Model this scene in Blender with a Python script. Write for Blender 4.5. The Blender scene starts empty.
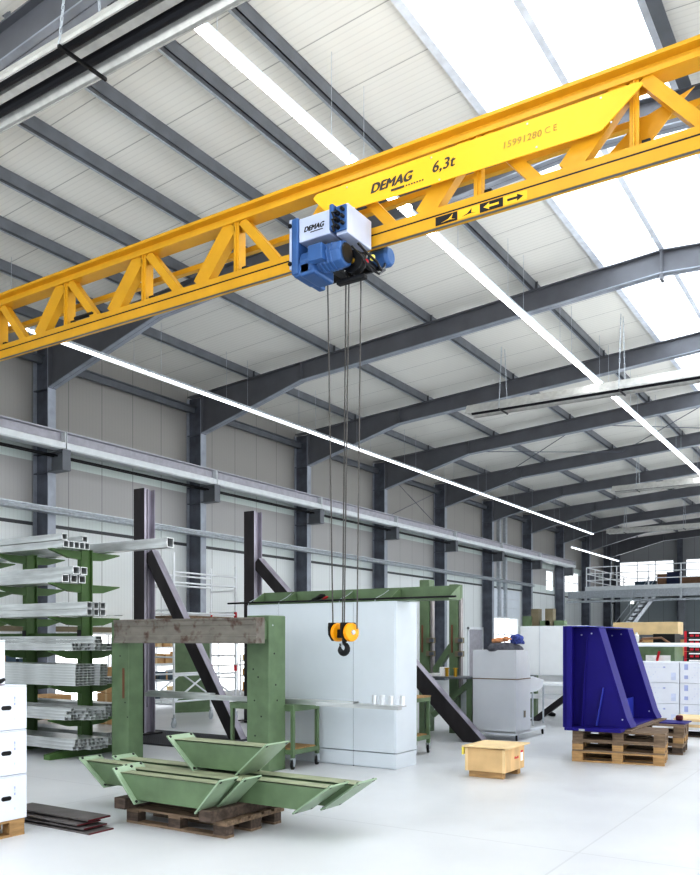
import bpy, bmesh, math, random
from mathutils import Vector, Matrix
random.seed(7)
scene = bpy.context.scene
COL = scene.collection
R = math.radians
# ------------------------------------------------------------------ camera model (the photograph: 700 x 875)
F, CX, CY, H, YAW = 833.0, 350.0, 641.0, 1.66, R(32.86)
_c, _s = math.cos(YAW), math.sin(YAW)
def ray(x, y):
    t = (x - CX) / F
    return (t*_c - _s, t*_s + _c, (CY - y) / F)
def atY(x, y, Y):                       # point of the plane Y = const seen at a pixel
    r = ray(x, y); k = Y / r[1]; return Vector((r[0]*k, Y, H + r[2]*k))
def atX(x, y, X):
    r = ray(x, y); k = X / r[0]; return Vector((X, r[1]*k, H + r[2]*k))
def atZ(x, y, z=0.0):
    r = ray(x, y); k = (z - H) / r[2]; return Vector((r[0]*k, r[1]*k, z))
ORD = ['first','second','third','fourth','fifth','sixth','seventh','eighth','ninth','tenth','eleventh','twelfth','thirteenth','fourteenth','fifteenth','sixteenth']

# ------------------------------------------------------------------ materials
def srgb(h):
    if isinstance(h, str):
        h = h.lstrip('#'); c = [int(h[i:i+2], 16)/255 for i in (0, 2, 4)]
    else: c = [v/255 for v in h]
    return tuple((v/12.92 if v <= .04045 else ((v+.055)/1.055)**2.4) for v in c) + (1.0,)
def nodes(name):
    m = bpy.data.materials.new(name); m.use_nodes = True
    nt = m.node_tree; b = nt.nodes['Principled BSDF']; return m, nt, b
def mat(name, col, rough=.5, metal=0.0, var=.08, scale=6.0, col2=None, bump=0.0, stretch=(1,1,1), spec=.5, detail=4):
    m, nt, b = nodes(name)
    tc = nt.nodes.new('ShaderNodeTexCoord'); mp = nt.nodes.new('ShaderNodeMapping'); mp.inputs['Scale'].default_value = stretch
    nt.links.new(tc.outputs['Object'], mp.inputs['Vector'])
    nz = nt.nodes.new('ShaderNodeTexNoise'); nz.inputs['Scale'].default_value = scale; nz.inputs['Detail'].default_value = detail
    nt.links.new(mp.outputs['Vector'], nz.inputs['Vector'])
    rp = nt.nodes.new('ShaderNodeValToRGB')
    c = srgb(col)
    c2 = srgb(col2) if col2 else tuple(min(1, v*(1+var)) for v in c[:3]) + (1,)
    c1 = c if col2 else tuple(v*(1-var) for v in c[:3]) + (1,)
    rp.color_ramp.elements[0].position = .35; rp.color_ramp.elements[0].color = c1
    rp.color_ramp.elements[1].position = .65; rp.color_ramp.elements[1].color = c2
    nt.links.new(nz.outputs['Fac'], rp.inputs['Fac']); nt.links.new(rp.outputs['Color'], b.inputs['Base Color'])
    b.inputs['Roughness'].default_value = rough; b.inputs['Metallic'].default_value = metal
    b.inputs['Specular IOR Level'].default_value = spec
    if bump:
        bp = nt.nodes.new('ShaderNodeBump'); bp.inputs['Strength'].default_value = bump; bp.inputs['Distance'].default_value = .01
        nt.links.new(nz.outputs['Fac'], bp.inputs['Height']); nt.links.new(bp.outputs['Normal'], b.inputs['Normal'])
    return m
def emit(name, col, strength):
    m, nt, b = nodes(name)
    b.inputs['Base Color'].default_value = srgb(col); b.inputs['Emission Color'].default_value = srgb(col)
    b.inputs['Emission Strength'].default_value = strength; return m
def math_node(nt, op, a=None, b=None):
    n = nt.nodes.new('ShaderNodeMath'); n.operation = op
    for i, v in enumerate((a, b)):
        if v is None: continue
        if isinstance(v, (int, float)): n.inputs[i].default_value = v
        else: nt.links.new(v, n.inputs[i])
    return n.outputs[0]
def line_mask(nt, coord, spacing, width, offset=0.0):   # 1 on a thin line every `spacing`
    a = math_node(nt, 'ADD', coord, offset)
    a = math_node(nt, 'DIVIDE', a, spacing); a = math_node(nt, 'FRACT', a)
    return math_node(nt, 'LESS_THAN', a, width/spacing)
def mix_col(nt, fac, c1, c2):
    n = nt.nodes.new('ShaderNodeMix'); n.data_type = 'RGBA'
    for sock, v in ((n.inputs[0], fac), (n.inputs[6], c1), (n.inputs[7], c2)):
        if isinstance(v, (int, float)): sock.default_value = v
        elif isinstance(v, tuple): sock.default_value = v
        else: nt.links.new(v, sock)
    return n.outputs[2]
def xyz(nt):
    tc = nt.nodes.new('ShaderNodeTexCoord'); s = nt.nodes.new('ShaderNodeSeparateXYZ')
    nt.links.new(tc.outputs['Object'], s.inputs[0]); return s.outputs, tc.outputs['Object']
def noise(nt, vec, scale, detail=3):
    n = nt.nodes.new('ShaderNodeTexNoise'); n.inputs['Scale'].default_value = scale; n.inputs['Detail'].default_value = detail
    nt.links.new(vec, n.inputs['Vector']); return n.outputs['Fac']

def floor_mat():
    m, nt, b = nodes('concrete_floor'); s, v = xyz(nt)
    base = mix_col(nt, noise(nt, v, .55, 6), srgb((194,196,200)), srgb((219,221,224)))
    base = mix_col(nt, math_node(nt, 'MULTIPLY', noise(nt, v, 7, 5), .25), base, srgb((206,208,212)))
    l1 = line_mask(nt, s[0], 5.0, .018, 2.05); l2 = line_mask(nt, s[1], 5.0, .018, 3.55)
    ln = math_node(nt, 'MULTIPLY', math_node(nt, 'MAXIMUM', l1, l2), .17)
    nt.links.new(mix_col(nt, ln, base, srgb((120,120,122))), b.inputs['Base Color'])
    r = math_node(nt, 'ADD', math_node(nt, 'MULTIPLY', noise(nt, v, 1.3, 4), .35), .22)
    nt.links.new(r, b.inputs['Roughness']); b.inputs['Specular IOR Level'].default_value = .4
    return m
def wall_mat(name, axis, bands):
    m, nt, b = nodes(name); s, v = xyz(nt)
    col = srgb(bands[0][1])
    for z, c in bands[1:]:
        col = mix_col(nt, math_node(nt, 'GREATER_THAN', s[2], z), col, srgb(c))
    seam = math_node(nt, 'MULTIPLY', line_mask(nt, s[axis], 1.0, .022, .02), .55)
    col = mix_col(nt, seam, col, srgb((90,92,95)))
    fine = math_node(nt, 'MULTIPLY', line_mask(nt, s[axis], .1, .02, 0), .06)
    col = mix_col(nt, fine, col, srgb((110,110,112)))
    nt.links.new(col, b.inputs['Base Color']); b.inputs['Roughness'].default_value = .42
    return m
def deck_mat():
    m, nt, b = nodes('white_roof_deck'); s, v = xyz(nt)
    col = srgb((230,229,223))
    rib = math_node(nt, 'MULTIPLY', line_mask(nt, s[1], .11, .022, 0), .10)
    col = mix_col(nt, rib, col, srgb((150,150,146)))
    seam = math_node(nt, 'MULTIPLY', line_mask(nt, s[1], 1.0, .016, .3), .5)
    col = mix_col(nt, seam, col, srgb((95,95,95)))
    nt.links.new(col, b.inputs['Base Color']); b.inputs['Roughness'].default_value = .45
    return m
def glass_mat(name, tint=(255,255,255), gloss=.12):
    m = bpy.data.materials.new(name); m.use_nodes = True; nt = m.node_tree
    nt.nodes.remove(nt.nodes['Principled BSDF']); out = nt.nodes['Material Output']
    t = nt.nodes.new('ShaderNodeBsdfTransparent'); t.inputs[0].default_value = srgb(tint)
    g = nt.nodes.new('ShaderNodeBsdfGlossy'); g.inputs['Roughness'].default_value = .05
    x = nt.nodes.new('ShaderNodeMixShader'); x.inputs[0].default_value = gloss
    nt.links.new(t.outputs[0], x.inputs[1]); nt.links.new(g.outputs[0], x.inputs[2]); nt.links.new(x.outputs[0], out.inputs[0])
    return m
def diffuse_glass():                     # light-scattering skylight sheet
    m = bpy.data.materials.new('skylight_sheet'); m.use_nodes = True; nt = m.node_tree
    nt.nodes.remove(nt.nodes['Principled BSDF']); out = nt.nodes['Material Output']
    t = nt.nodes.new('ShaderNodeBsdfTransparent'); t.inputs[0].default_value = srgb((250,253,255))
    g = nt.nodes.new('ShaderNodeBsdfTranslucent'); g.inputs[0].default_value = srgb((245,248,250))
    x = nt.nodes.new('ShaderNodeMixShader'); x.inputs[0].default_value = .55
    nt.links.new(t.outputs[0], x.inputs[1]); nt.links.new(g.outputs[0], x.inputs[2]); nt.links.new(x.outputs[0], out.inputs[0])
    return m
def mat_grating():
    m, nt, b = nodes('ribbed_rubber'); s, v = xyz(nt)
    a = line_mask(nt, s[0], .05, .02); c = line_mask(nt, s[1], .05, .02)
    col = mix_col(nt, math_node(nt, 'MAXIMUM', a, c), srgb((28,29,33)), srgb((72,74,80)))
    nt.links.new(col, b.inputs['Base Color']); b.inputs['Roughness'].default_value = .7; return m
def beam_rust():
    m, nt, b = nodes('weathered_steel'); s, v = xyz(nt)
    mp = nt.nodes.new('ShaderNodeMapping'); mp.inputs['Scale'].default_value = (1, 1, 3); nt.links.new(v, mp.inputs[0])
    base = mix_col(nt, noise(nt, mp.outputs[0], 4, 6), srgb((104,100,94)), srgb((150,146,138)))
    mr = nt.nodes.new('ShaderNodeMapRange'); nt.links.new(noise(nt, v, 7, 10), mr.inputs[0])
    mr.inputs[1].default_value = .53; mr.inputs[2].default_value = .68; mr.inputs[3].default_value = 0; mr.inputs[4].default_value = .85
    col = mix_col(nt, mr.outputs[0], base, srgb((84,58,48)))
    nt.links.new(col, b.inputs['Base Color']); b.inputs['Roughness'].default_value = .6; b.inputs['Metallic'].default_value = .2
    return m

M = dict(
 floor=floor_mat(),
 wall_l=wall_mat('wall_panels_left', 1, [(0,(218,223,224)), (4.29,(70,74,78)), (4.37,(212,220,219)), (4.80,(170,170,170)), (5.76,(204,214,211)), (6.15,(152,151,148))]),  # the mint bands put reflected light into the panel colour
 wall_b=wall_mat('wall_panels_back', 0, [(0,(176,186,190)), (5.0,(160,163,166))]),
 deck=deck_mat(),
 steel=mat('dark_grey_steel', (96,101,112), .42, .2, .22, 3),
 steel_lt=mat('grey_steel', (108,112,118), .42, .2, .1, 3),
 raft=mat('rafter_steel', (102,104,110), .42, .1, .09, 2.0),
 galv=mat('galvanised_steel', (190,196,202), .35, .55, .1, 12),
 rail_grey=mat('rail_web_grey', (172,172,180), .45), rail_white=mat('pale_grey_paint', (210,215,218), .4, .1, .04, 5),
 curb=mat('white_curb', (225,230,238), .5),
 yellow=mat('crane_yellow', (210,162,42), .38, 0, .05, 3),
 yellow_hi=mat('sign_yellow', (240,190,48), .4, 0, .02, 2),
 orange=mat('hook_yellow', (246,170,8), .3, 0, .04, 4),
 ink=mat('dark_lettering', (66,62,58), .6), ink_lt=mat('pale_lettering', (176,148,70), .6), ink_k=mat('black_lettering', (22,22,26), .6),
 black=mat('black_paint', (20,21,24), .4, .2, .1, 6), rubber=mat('black_rubber', (24,24,26), .7),
 blue_h=mat('hoist_blue', (62,100,150), .35, .1, .08, 5), grey_h=mat('hoist_grey', (186,194,214), .35, .1, .04, 4),
 rope=mat('wire_rope', (92,90,88), .45, .6, .2, 40), gold=mat('brass', (200,160,60), .3, .7),
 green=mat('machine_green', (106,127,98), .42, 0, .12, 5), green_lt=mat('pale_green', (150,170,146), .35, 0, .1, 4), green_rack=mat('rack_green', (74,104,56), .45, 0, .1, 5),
 green_top=mat('greyed_green', (158,164,138), .5, 0, .1, 6),  # paler, greyer green for the bracket top flanges
 alu=mat('aluminium', (204,207,208), .3, .6, .2, 2.2, stretch=(.7,1.5,6)), alu_end=mat('aluminium_cut', (225,228,232), .3, .5),
 cab=mat('light_grey_cabinet', (213,220,227), .4, 0, .02, 2), cab_d=mat('cabinet_seam', (120,126,134), .5), console=mat('grey_console', (206,210,216), .42, 0, .02, 3),
 white=mat('white_paint', (232,236,240), .4, 0, .02, 3), carton_w=mat('white_cardboard', (224,228,238), .6, 0, .02, 4), print_b=mat('blue_print', (206,214,236), .6), print_d=mat('dark_blue_print', (172,182,222), .6),
 wood=mat('pallet_wood', (176,144,102), .7, 0, .2, 5, stretch=(1,6,6), bump=.2), wood_d=mat('weathered_pallet_wood', (128,110,92), .75, 0, .3, 5, stretch=(1,6,6), bump=.3), wood_k=mat('dark_old_wood', (88,76,68), .8, 0, .3, 5, stretch=(2,6,6), bump=.3),
 ply=mat('plywood', (212,182,138), .6, 0, .1, 3, stretch=(1,5,1)), ply_top=mat('pale_plywood', (226,202,160), .6, 0, .08, 3), card=mat('brown_cardboard', (206,168,122), .7, 0, .08, 4),
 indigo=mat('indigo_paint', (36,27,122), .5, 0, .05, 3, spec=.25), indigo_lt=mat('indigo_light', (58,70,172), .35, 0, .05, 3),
 plate=mat('black_steel_plate', (112,108,108), .5, .2, .15, 6), red=mat('red_paint', (92,26,36), .5), redb=mat('red_plastic', (196,32,52), .45),
 mill=mat('lit_mill_tone', (168,164,176), .42, .3, .2, 3, stretch=(2,2,.5)), mill_d=mat('dark_mill_steel', (52,49,52), .45, .3, .25, 3, stretch=(2,2,.5)),  # paler tone: light on the post sides and brace tops, put into colour
 rust=beam_rust(), grating=mat_grating(),
 tube=emit('lit_tube', (255,255,255), 14.0), tube_soft=emit('soft_tube', (250,252,255), 3.0), flange=mat('lit_flange_tone', (156,162,172), .4, .2, .12, 3),  # flange tone: same steel made paler, as light falling on it would
 lamp=emit('lit_lamp', (255,255,250), 14.0),
 hood=mat('aluminised_hood', (205,205,202), .35, .4, .08, 8), heat_tube=mat('black_heater_tube', (24,25,32), .5, .2),
 glass=glass_mat('window_glass'), sky_glass=diffuse_glass(),
 brown=mat('brown_board', (140,108,84), .6, 0, .15, 4), navy=mat('navy_plastic', (40,54,90), .5), teal=mat('slate_plastic', (70,92,110), .5),
 cloth_d=mat('dark_cloth', (98,100,108), .9, 0, .4, 14, bump=.4), cloth_b=mat('striped_blue_cloth', (70,84,150), .9, 0, .5, 30), glove=mat('tan_leather', (206,150,110), .8, 0, .15, 10),
 tape=mat('yellow_tape', (232,220,110), .6), paper=mat('white_paper', (240,240,240), .7), steel_slide=mat('bright_steel', (150,146,146), .35, .6),
 brownrust=mat('rusty_plate', (120,80,60), .7), khaki=mat('khaki_metal', (120,112,92), .6), orange_s=mat('orange_plate', (196,90,50), .6),
)

# ------------------------------------------------------------------ mesh builder
class MB:
    def __init__(s): s.bm = bmesh.new(); s.mi = 0
    def _face(s, vs):
        try: f = s.bm.faces.new(vs); f.material_index = s.mi; return f
        except ValueError: return None
    def hull(s, a, b):                   # two matching loops -> closed prism
        va = [s.bm.verts.new(p) for p in a]; vb = [s.bm.verts.new(p) for p in b]; n = len(a)
        s._face(list(reversed(va))); s._face(vb)
        for i in range(n): s._face([va[i], va[(i+1) % n], vb[(i+1) % n], vb[i]])
        return s
    def box(s, x0, x1, y0, y1, z0, z1):
        return s.hull([(x0,y0,z0),(x1,y0,z0),(x1,y1,z0),(x0,y1,z0)], [(x0,y0,z1),(x1,y0,z1),(x1,y1,z1),(x0,y1,z1)])
    def prism(s, pts, axis, a, b):       # 2-D outline swept along an axis
        f = {'x': lambda p, t: (t, p[0], p[1]), 'y': lambda p, t: (p[0], t, p[1]), 'z': lambda p, t: (p[0], p[1], t)}[axis]
        return s.hull([f(p, a) for p in pts], [f(p, b) for p in pts])
    def _frame(s, p0, p1, up=(0,0,1)):
        d = (Vector(p1) - Vector(p0)).normalized(); u = Vector(up)
        if abs(d.dot(u)) > .98: u = Vector((0,1,0))
        w = d.cross(u).normalized(); return d, w, w.cross(d).normalized()
    def bar(s, p0, p1, w, h, up=(0,0,1), cut0=None, cut1=None):
        p0, p1 = Vector(p0), Vector(p1); d, a, b = s._frame(p0, p1, up)
        q = [(-w/2,-h/2),(w/2,-h/2),(w/2,h/2),(-w/2,h/2)]
        def loop(p, cut):
            L = [p + a*i + b*j for i, j in q]
            if cut is not None:          # trim onto a horizontal plane z = cut
                L = [v + d*((cut - v.z)/d.z) for v in L]
            return L
        return s.hull(loop(p0, cut0), loop(p1, cut1))
    def hollow(s, p0, p1, w, h, t, up=(0,0,1)):
        p0, p1 = Vector(p0), Vector(p1); d, a, b = s._frame(p0, p1, up)
        o = [(-w/2,-h/2),(w/2,-h/2),(w/2,h/2),(-w/2,h/2)]; k = [(-w/2+t,-h/2+t),(w/2-t,-h/2+t),(w/2-t,h/2-t),(-w/2+t,h/2-t)]
        V = [[s.bm.verts.new(p + a*i + b*j) for i, j in q] for p in (p0, p1) for q in (o, k)]
        for i in range(4):
            j = (i+1) % 4
            s._face([V[0][i], V[0][j], V[2][j], V[2][i]]); s._face([V[1][j], V[1][i], V[3][i], V[3][j]])
            s._face([V[0][j], V[0][i], V[1][i], V[1][j]]); s._face([V[2][i], V[2][j], V[3][j], V[3][i]])
        return s
    def tube(s, p0, p1, r, n=10, r1=None):
        p0, p1 = Vector(p0), Vector(p1); d, a, b = s._frame(p0, p1); r1 = r if r1 is None else r1
        c = [(math.cos(2*math.pi*i/n), math.sin(2*math.pi*i/n)) for i in range(n)]
        return s.hull([p0 + a*r*x + b*r*y for x, y in c], [p1 + a*r1*x + b*r1*y for x, y in c])
    def path(s, pts, r, n=8):
        for i in range(len(pts)-1): s.tube(pts[i], pts[i+1], r, n)
        return s
    def sweep(s, pts, radii, n=12):      # one continuous tube with a radius per point
        pts = [Vector(p) for p in pts]; rings = []; N = None
        for i, p in enumerate(pts):
            d = (pts[min(i+1, len(pts)-1)] - pts[max(i-1, 0)]).normalized()
            if N is None: N = s._frame(Vector((0,0,0)), d)[2]
            N = (N - d*N.dot(d)).normalized(); B = d.cross(N)
            rings.append([s.bm.verts.new(p + N*radii[i]*math.cos(2*math.pi*k/n) + B*radii[i]*math.sin(2*math.pi*k/n)) for k in range(n)])
        for i in range(len(rings)-1):
            for k in range(n): s._face([rings[i][k], rings[i][(k+1) % n], rings[i+1][(k+1) % n], rings[i+1][k]])
        s._face(list(reversed(rings[0]))); s._face(rings[-1]); return s
    def lathe(s, prof, o, d, n=24):      # (radius, height) profile turned about axis d through o
        o = Vector(o); d = Vector(d).normalized(); _, a, b = s._frame(Vector((0,0,0)), d)
        rings = [[s.bm.verts.new(o + d*h + a*r*math.cos(2*math.pi*k/n) + b*r*math.sin(2*math.pi*k/n)) for k in range(n)] for r, h in prof]
        for i in range(len(rings)-1):
            for k in range(n): s._face([rings[i][k], rings[i][(k+1) % n], rings[i+1][(k+1) % n], rings[i+1][k]])
        s._face(list(reversed(rings[0]))); s._face(rings[-1]); return s
    def rod_link(s, a, b, step=.05, r=.006):   # a small chain between two points
        a, b = Vector(a), Vector(b); n = max(2, int((b-a).length/step)); d, u, w = s._frame(a, b)
        for i in range(n):
            p = a.lerp(b, i/n); q = a.lerp(b, (i+1.25)/n); o = (u if i % 2 else w)*.011
            m = (q-p)*.18
            s.path([p, p+m+o, q-m+o, q, q-m-o, p+m-o, p], r, 5)
        return s
    def build(s, name, m, parent=None, bevel=0.0, smooth=False, origin=None):
        bmesh.ops.recalc_face_normals(s.bm, faces=s.bm.faces)
        me = bpy.data.meshes.new(name)
        if origin is not None: bmesh.ops.translate(s.bm, vec=-Vector(origin), verts=s.bm.verts)
        s.bm.to_mesh(me); s.bm.free()
        for x in (m if isinstance(m, (list, tuple)) else [m]): me.materials.append(x)
        o = bpy.data.objects.new(name, me); COL.objects.link(o)
        if origin is not None: o.location = origin
        if parent is not None: o.parent = parent
        if smooth:
            for p in me.polygons: p.use_smooth = True
            me.set_sharp_from_angle(angle=R(40))
        if bevel:
            b = o.modifiers.new('bevel', 'BEVEL'); b.width = bevel; b.segments = 2; b.limit_method = 'ANGLE'; b.angle_limit = R(40)
        return o

def tag(o, label=None, cat=None, group=None, kind=None):
    if label: o['label'] = label
    if cat: o['category'] = cat
    if group: o['group'] = group
    if kind: o['kind'] = kind
    return o
def thing(name, label, cat, loc=(0,0,0), rotz=0.0, group=None):
    o = bpy.data.objects.new(name, None); COL.objects.link(o)
    o.location = loc; o.rotation_euler = (0, 0, rotz); o.empty_display_size = .2
    return tag(o, label, cat, group)
def dup(root, loc, rotz=None, label=None, group=None):
    r = root.copy(); COL.objects.link(r); r.location = loc
    if rotz is not None: r.rotation_euler = (0, 0, rotz)
    if label: r['label'] = label
    if group: r['group'] = group
    for ch in list(root.children):
        c = ch.copy(); COL.objects.link(c); c.parent = r
        for g in list(ch.children):
            d = g.copy(); COL.objects.link(d); d.parent = c
    return r
def struct(name, mb, m, label=None, parent=None):
    o = mb.build(name, m, parent)
    if parent is None: tag(o, label, 'building part', kind='structure')
    return o
def lettering(body, size, parent, m, loc, name='lettering', shear=0.0, bold=0.0, rot=None, extrude=.0012, space=1.0, xs=1.0):
    cu = bpy.data.curves.new('t', 'FONT'); cu.body = body; cu.size = size; cu.shear = shear; cu.extrude = extrude; cu.space_character = space
    t = bpy.data.objects.new('t', cu); COL.objects.link(t)
    bpy.context.view_layer.update()
    me = bpy.data.meshes.new_from_object(t.evaluated_get(bpy.context.evaluated_depsgraph_get()))
    bpy.data.objects.remove(t); bpy.data.curves.remove(cu)
    me.transform(Matrix.Translation(loc) @ (rot or Matrix.Rotation(R(90), 4, 'X')) @ Matrix.Diagonal((xs, 1, 1, 1)))
    bm = bmesh.new()
    for k in ((-1, 0, 1) if bold else (0,)):             # a heavier face: the outline struck beside itself
        c = me.copy(); c.transform(Matrix.Translation((k*bold, -.0002*k, .4*bold*k))); bm.from_mesh(c); bpy.data.meshes.remove(c)
    bm.to_mesh(me); bm.free()
    me.name = name; me.materials.clear(); me.materials.append(m)
    for p in me.polygons: p.material_index = 0
    o = bpy.data.objects.new(name, me); COL.objects.link(o); o.parent = parent
    return o

# ================================================================== SETTING
RIDGE = -3.72
def ztop(X): return 9.30 - .07*abs(X - RIDGE)        # top of the rafters
def deck(X): return ztop(X) + .20                     # underside of the roof deck
WX = -16.35                                           # inner face of the left wall
YB = 60.0                                             # inner face of the back wall
struct('floor', MB().box(-17.5, 9.3, -8, 66, -.2, 0), M['floor'], 'pale polished concrete hall floor with faint joints')
def deck_slab(xa, xb):
    return MB().prism([(xa, deck(xa)), (xb, deck(xb)), (xb, deck(xb)+.12), (xa, deck(xa)+.12)], 'y', -6, 60.2)
struct('ceiling', deck_slab(-16.6, -5.02), M['deck'], 'white ribbed roof deck on the wall side of the skylight')
struct('ceiling_far_side', deck_slab(-2.42, 9.2), M['deck'], 'white ribbed roof deck beyond the skylight')
# left wall with openings (y0, y1, z0, z1)
OPEN = [(6.6, 11.7, .15, 1.86), (12.6, 16.7, .15, 1.86), (17.5, 21.7, .15, 1.74), (38.3, 41.6, 1.15, 2.85), (45.9, 47.1, 4.55, 5.7), (49.0, 51.8, 4.6, 5.9)]
def wall_with_holes(axis, fixed, thick, lo, hi, z0, z1, holes):
    mb = MB(); cuts = sorted({lo, hi} | {h[0] for h in holes} | {h[1] for h in holes})
    for a, b in zip(cuts[:-1], cuts[1:]):
        hz = sorted([(h[2], h[3]) for h in holes if h[0] <= a+1e-6 and h[1] >= b-1e-6]); z = z0
        for c, d in hz + [(z1, z1)]:
            if c > z:
                if axis == 'y': mb.box(fixed-thick, fixed, a, b, z, c)
                else: mb.box(a, b, fixed, fixed+thick, z, c)
            z = max(z, d)
    return mb
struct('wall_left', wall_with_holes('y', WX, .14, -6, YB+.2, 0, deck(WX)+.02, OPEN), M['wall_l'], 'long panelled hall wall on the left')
BOPEN = [(-16.0, -12.35, 4.85, 7.25), (-11.55, -8.3, 4.85, 7.25), (-7.5, -4.2, 4.85, 7.25)]
wb = wall_with_holes('x', YB, .15, WX, 9.0, 0, 8.3, BOPEN)
wb.prism([(WX, 8.3), (9.0, 8.3), (9.0, deck(9.0)), (RIDGE, deck(RIDGE)), (WX, deck(WX))], 'y', YB, YB+.15)
struct('wall_back', wb, M['wall_b'], 'grey panelled end wall behind the mezzanine')
struct('wall_front', MB().box(WX, 9.0, -6.15, -6.0, 0, 2.6).box(WX, 9.0, -6.15, -6.0, 8.0, 8.4), M['wall_b'], 'hall wall behind the viewpoint')  # unseen; its wide gap is shaped to let light onto camera-facing sides
wn = 0
for (a, b, c, d) in OPEN:
    wn += 1; n = max(1, round((b-a)/.9)); w = (b-a)/n
    fr = MB()
    for i in range(n+1): fr.box(WX-.12, WX-.04, a+i*w-.025, a+i*w+.025, c, d)
    for z in ([c+.025, (c+d)/2, d-.025]): fr.box(WX-.11, WX-.05, a, b, z-.025, z+.025)
    root = struct('window_%d' % wn, fr, M['white'], 'glazed strip %s along the left wall' % ORD[wn-1])
    MB().box(WX-.085, WX-.08, a, b, c, d).build('pane', M['glass'], root)
for (a, b, c, d) in BOPEN:
    wn += 1; fr = MB(); n = 3; w = (b-a)/n
    for i in range(n+1): fr.box(a+i*w-.03, a+i*w+.03, YB+.03, YB+.11, c, d)
    for z in (c+.03, d-.03): fr.box(a, b, YB+.03, YB+.11, z-.03, z+.03)
    root = struct('window_%d' % wn, fr, M['white'], 'bright upper window of the end wall')
    MB().box(a, b, YB+.06, YB+.065, c, d).build('pane', M['glass'], root)
# the ridge skylight: glazing bars and panes
sk = MB(); zs = lambda X: deck(X)+.12
for X in (-4.96, -2.48): sk.box(X-.06, X+.06, -6, 60, deck(X)-.06, deck(X)+.2)
sk.box(RIDGE-.04, RIDGE+.04, -6, 60, deck(RIDGE)+.02, deck(RIDGE)+.14)
for k in range(0, 14):
    y = -3 + k*5.0
    for xa, xb in ((-4.96, RIDGE), (RIDGE, -2.48)): sk.bar((xa, y, deck(xa)+.14), (xb, y, deck(xb)+.14), .05, .05)
root = struct('window_%d' % (wn+1), sk, M['curb'], 'long bright skylight along the roof ridge')
MB().prism([(-4.96, zs(-4.96)), (RIDGE, zs(RIDGE)), (-2.48, zs(-2.48)), (-2.48, zs(-2.48)+.01), (RIDGE, zs(RIDGE)+.01), (-4.96, zs(-4.96)+.01)], 'y', -6, 60).build('pane', M['sky_glass'], root)
# service door in the left wall
dr = MB()
dr.box(WX, WX+.06, 35.3, 35.42, 0, 2.3).box(WX, WX+.06, 36.9, 37.02, 0, 2.3).box(WX, WX+.06, 35.3, 37.02, 2.2, 2.32)
droot = struct('door_1', dr, M['white'], 'white framed door in the left wall')
MB().box(WX, WX+.03, 35.42, 36.9, 0, 2.2).build('door_leaf', M['rail_grey'], droot)

gt = MB()
for k in range(3): gt.box(WX+.005, WX+.05, 38.2, 41.7, 2.88+.46*k, 3.32+.46*k)
struct('door_2', gt, M['cab'], 'pale sectional gate above the far glazed strip')
for k, xx in enumerate((499, 505)):
    p = atX(xx, 550, -16.27); o = MB().box(p.x-.08, p.x+.08, p.y-.12, p.y+.12, 2.87, 8.0).build('vertical_duct', M['galv']); tag(o, 'galvanised vertical duct on the far left wall, %s of the pair' % ['nearer', 'farther'][k], 'duct', 'vertical ducts')

# ------------------------------------------------------------------ portal frames
FY = [6.1, 12.1, 17.04, 22.02, 26.95, 31.98, 37.03, 42.2, 47.4, 52.4, 57.2]
def col_mesh():
    mb = MB(); x0, x1 = -16.33, -15.8
    mb.mi = 1; mb.box(x0, x0+.02, -.105, .105, 0, 8.36).box(x1-.022, x1, -.105, .105, 0, 8.30); mb.mi = 0; mb.box(x0+.02, x1-.022, -.009, .009, 0, 8.36)  # flanges take the paler tone, lit look painted in
    for z in (7.33, 5.88, 5.45, 4.72, 3.1): mb.box(x0+.02, x1-.022, -.1, .1, z-.01, z+.01)
    mb.box(x0-.0, x1+.05, -.16, .16, 0, .03)
    return mb
def corbel_mesh():
    mb = MB(); mb.box(-15.8, -15.28, -.11, .11, 5.86, 5.90).box(-15.8, -15.28, -.11, .11, 5.44, 5.47).box(-15.8, -15.30, -.009, .009, 5.47, 5.86).box(-15.31, -15.29, -.11, .11, 5.47, 5.86)
    return mb
csrc = None
for i, y in enumerate(FY):
    lab = 'dark steel wall column on the left wall, %s from the near end' % ORD[i]
    if csrc is None:
        csrc = thing('steel_column', lab, 'column', (0, y, 0), 0, 'steel wall columns')
        col_mesh().build('column_shaft', [M['steel'], M['flange']], csrc); corbel_mesh().build('rail_bracket', M['steel_lt'], csrc)
    else: dup(csrc, (0, y, 0), 0, lab)
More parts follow.
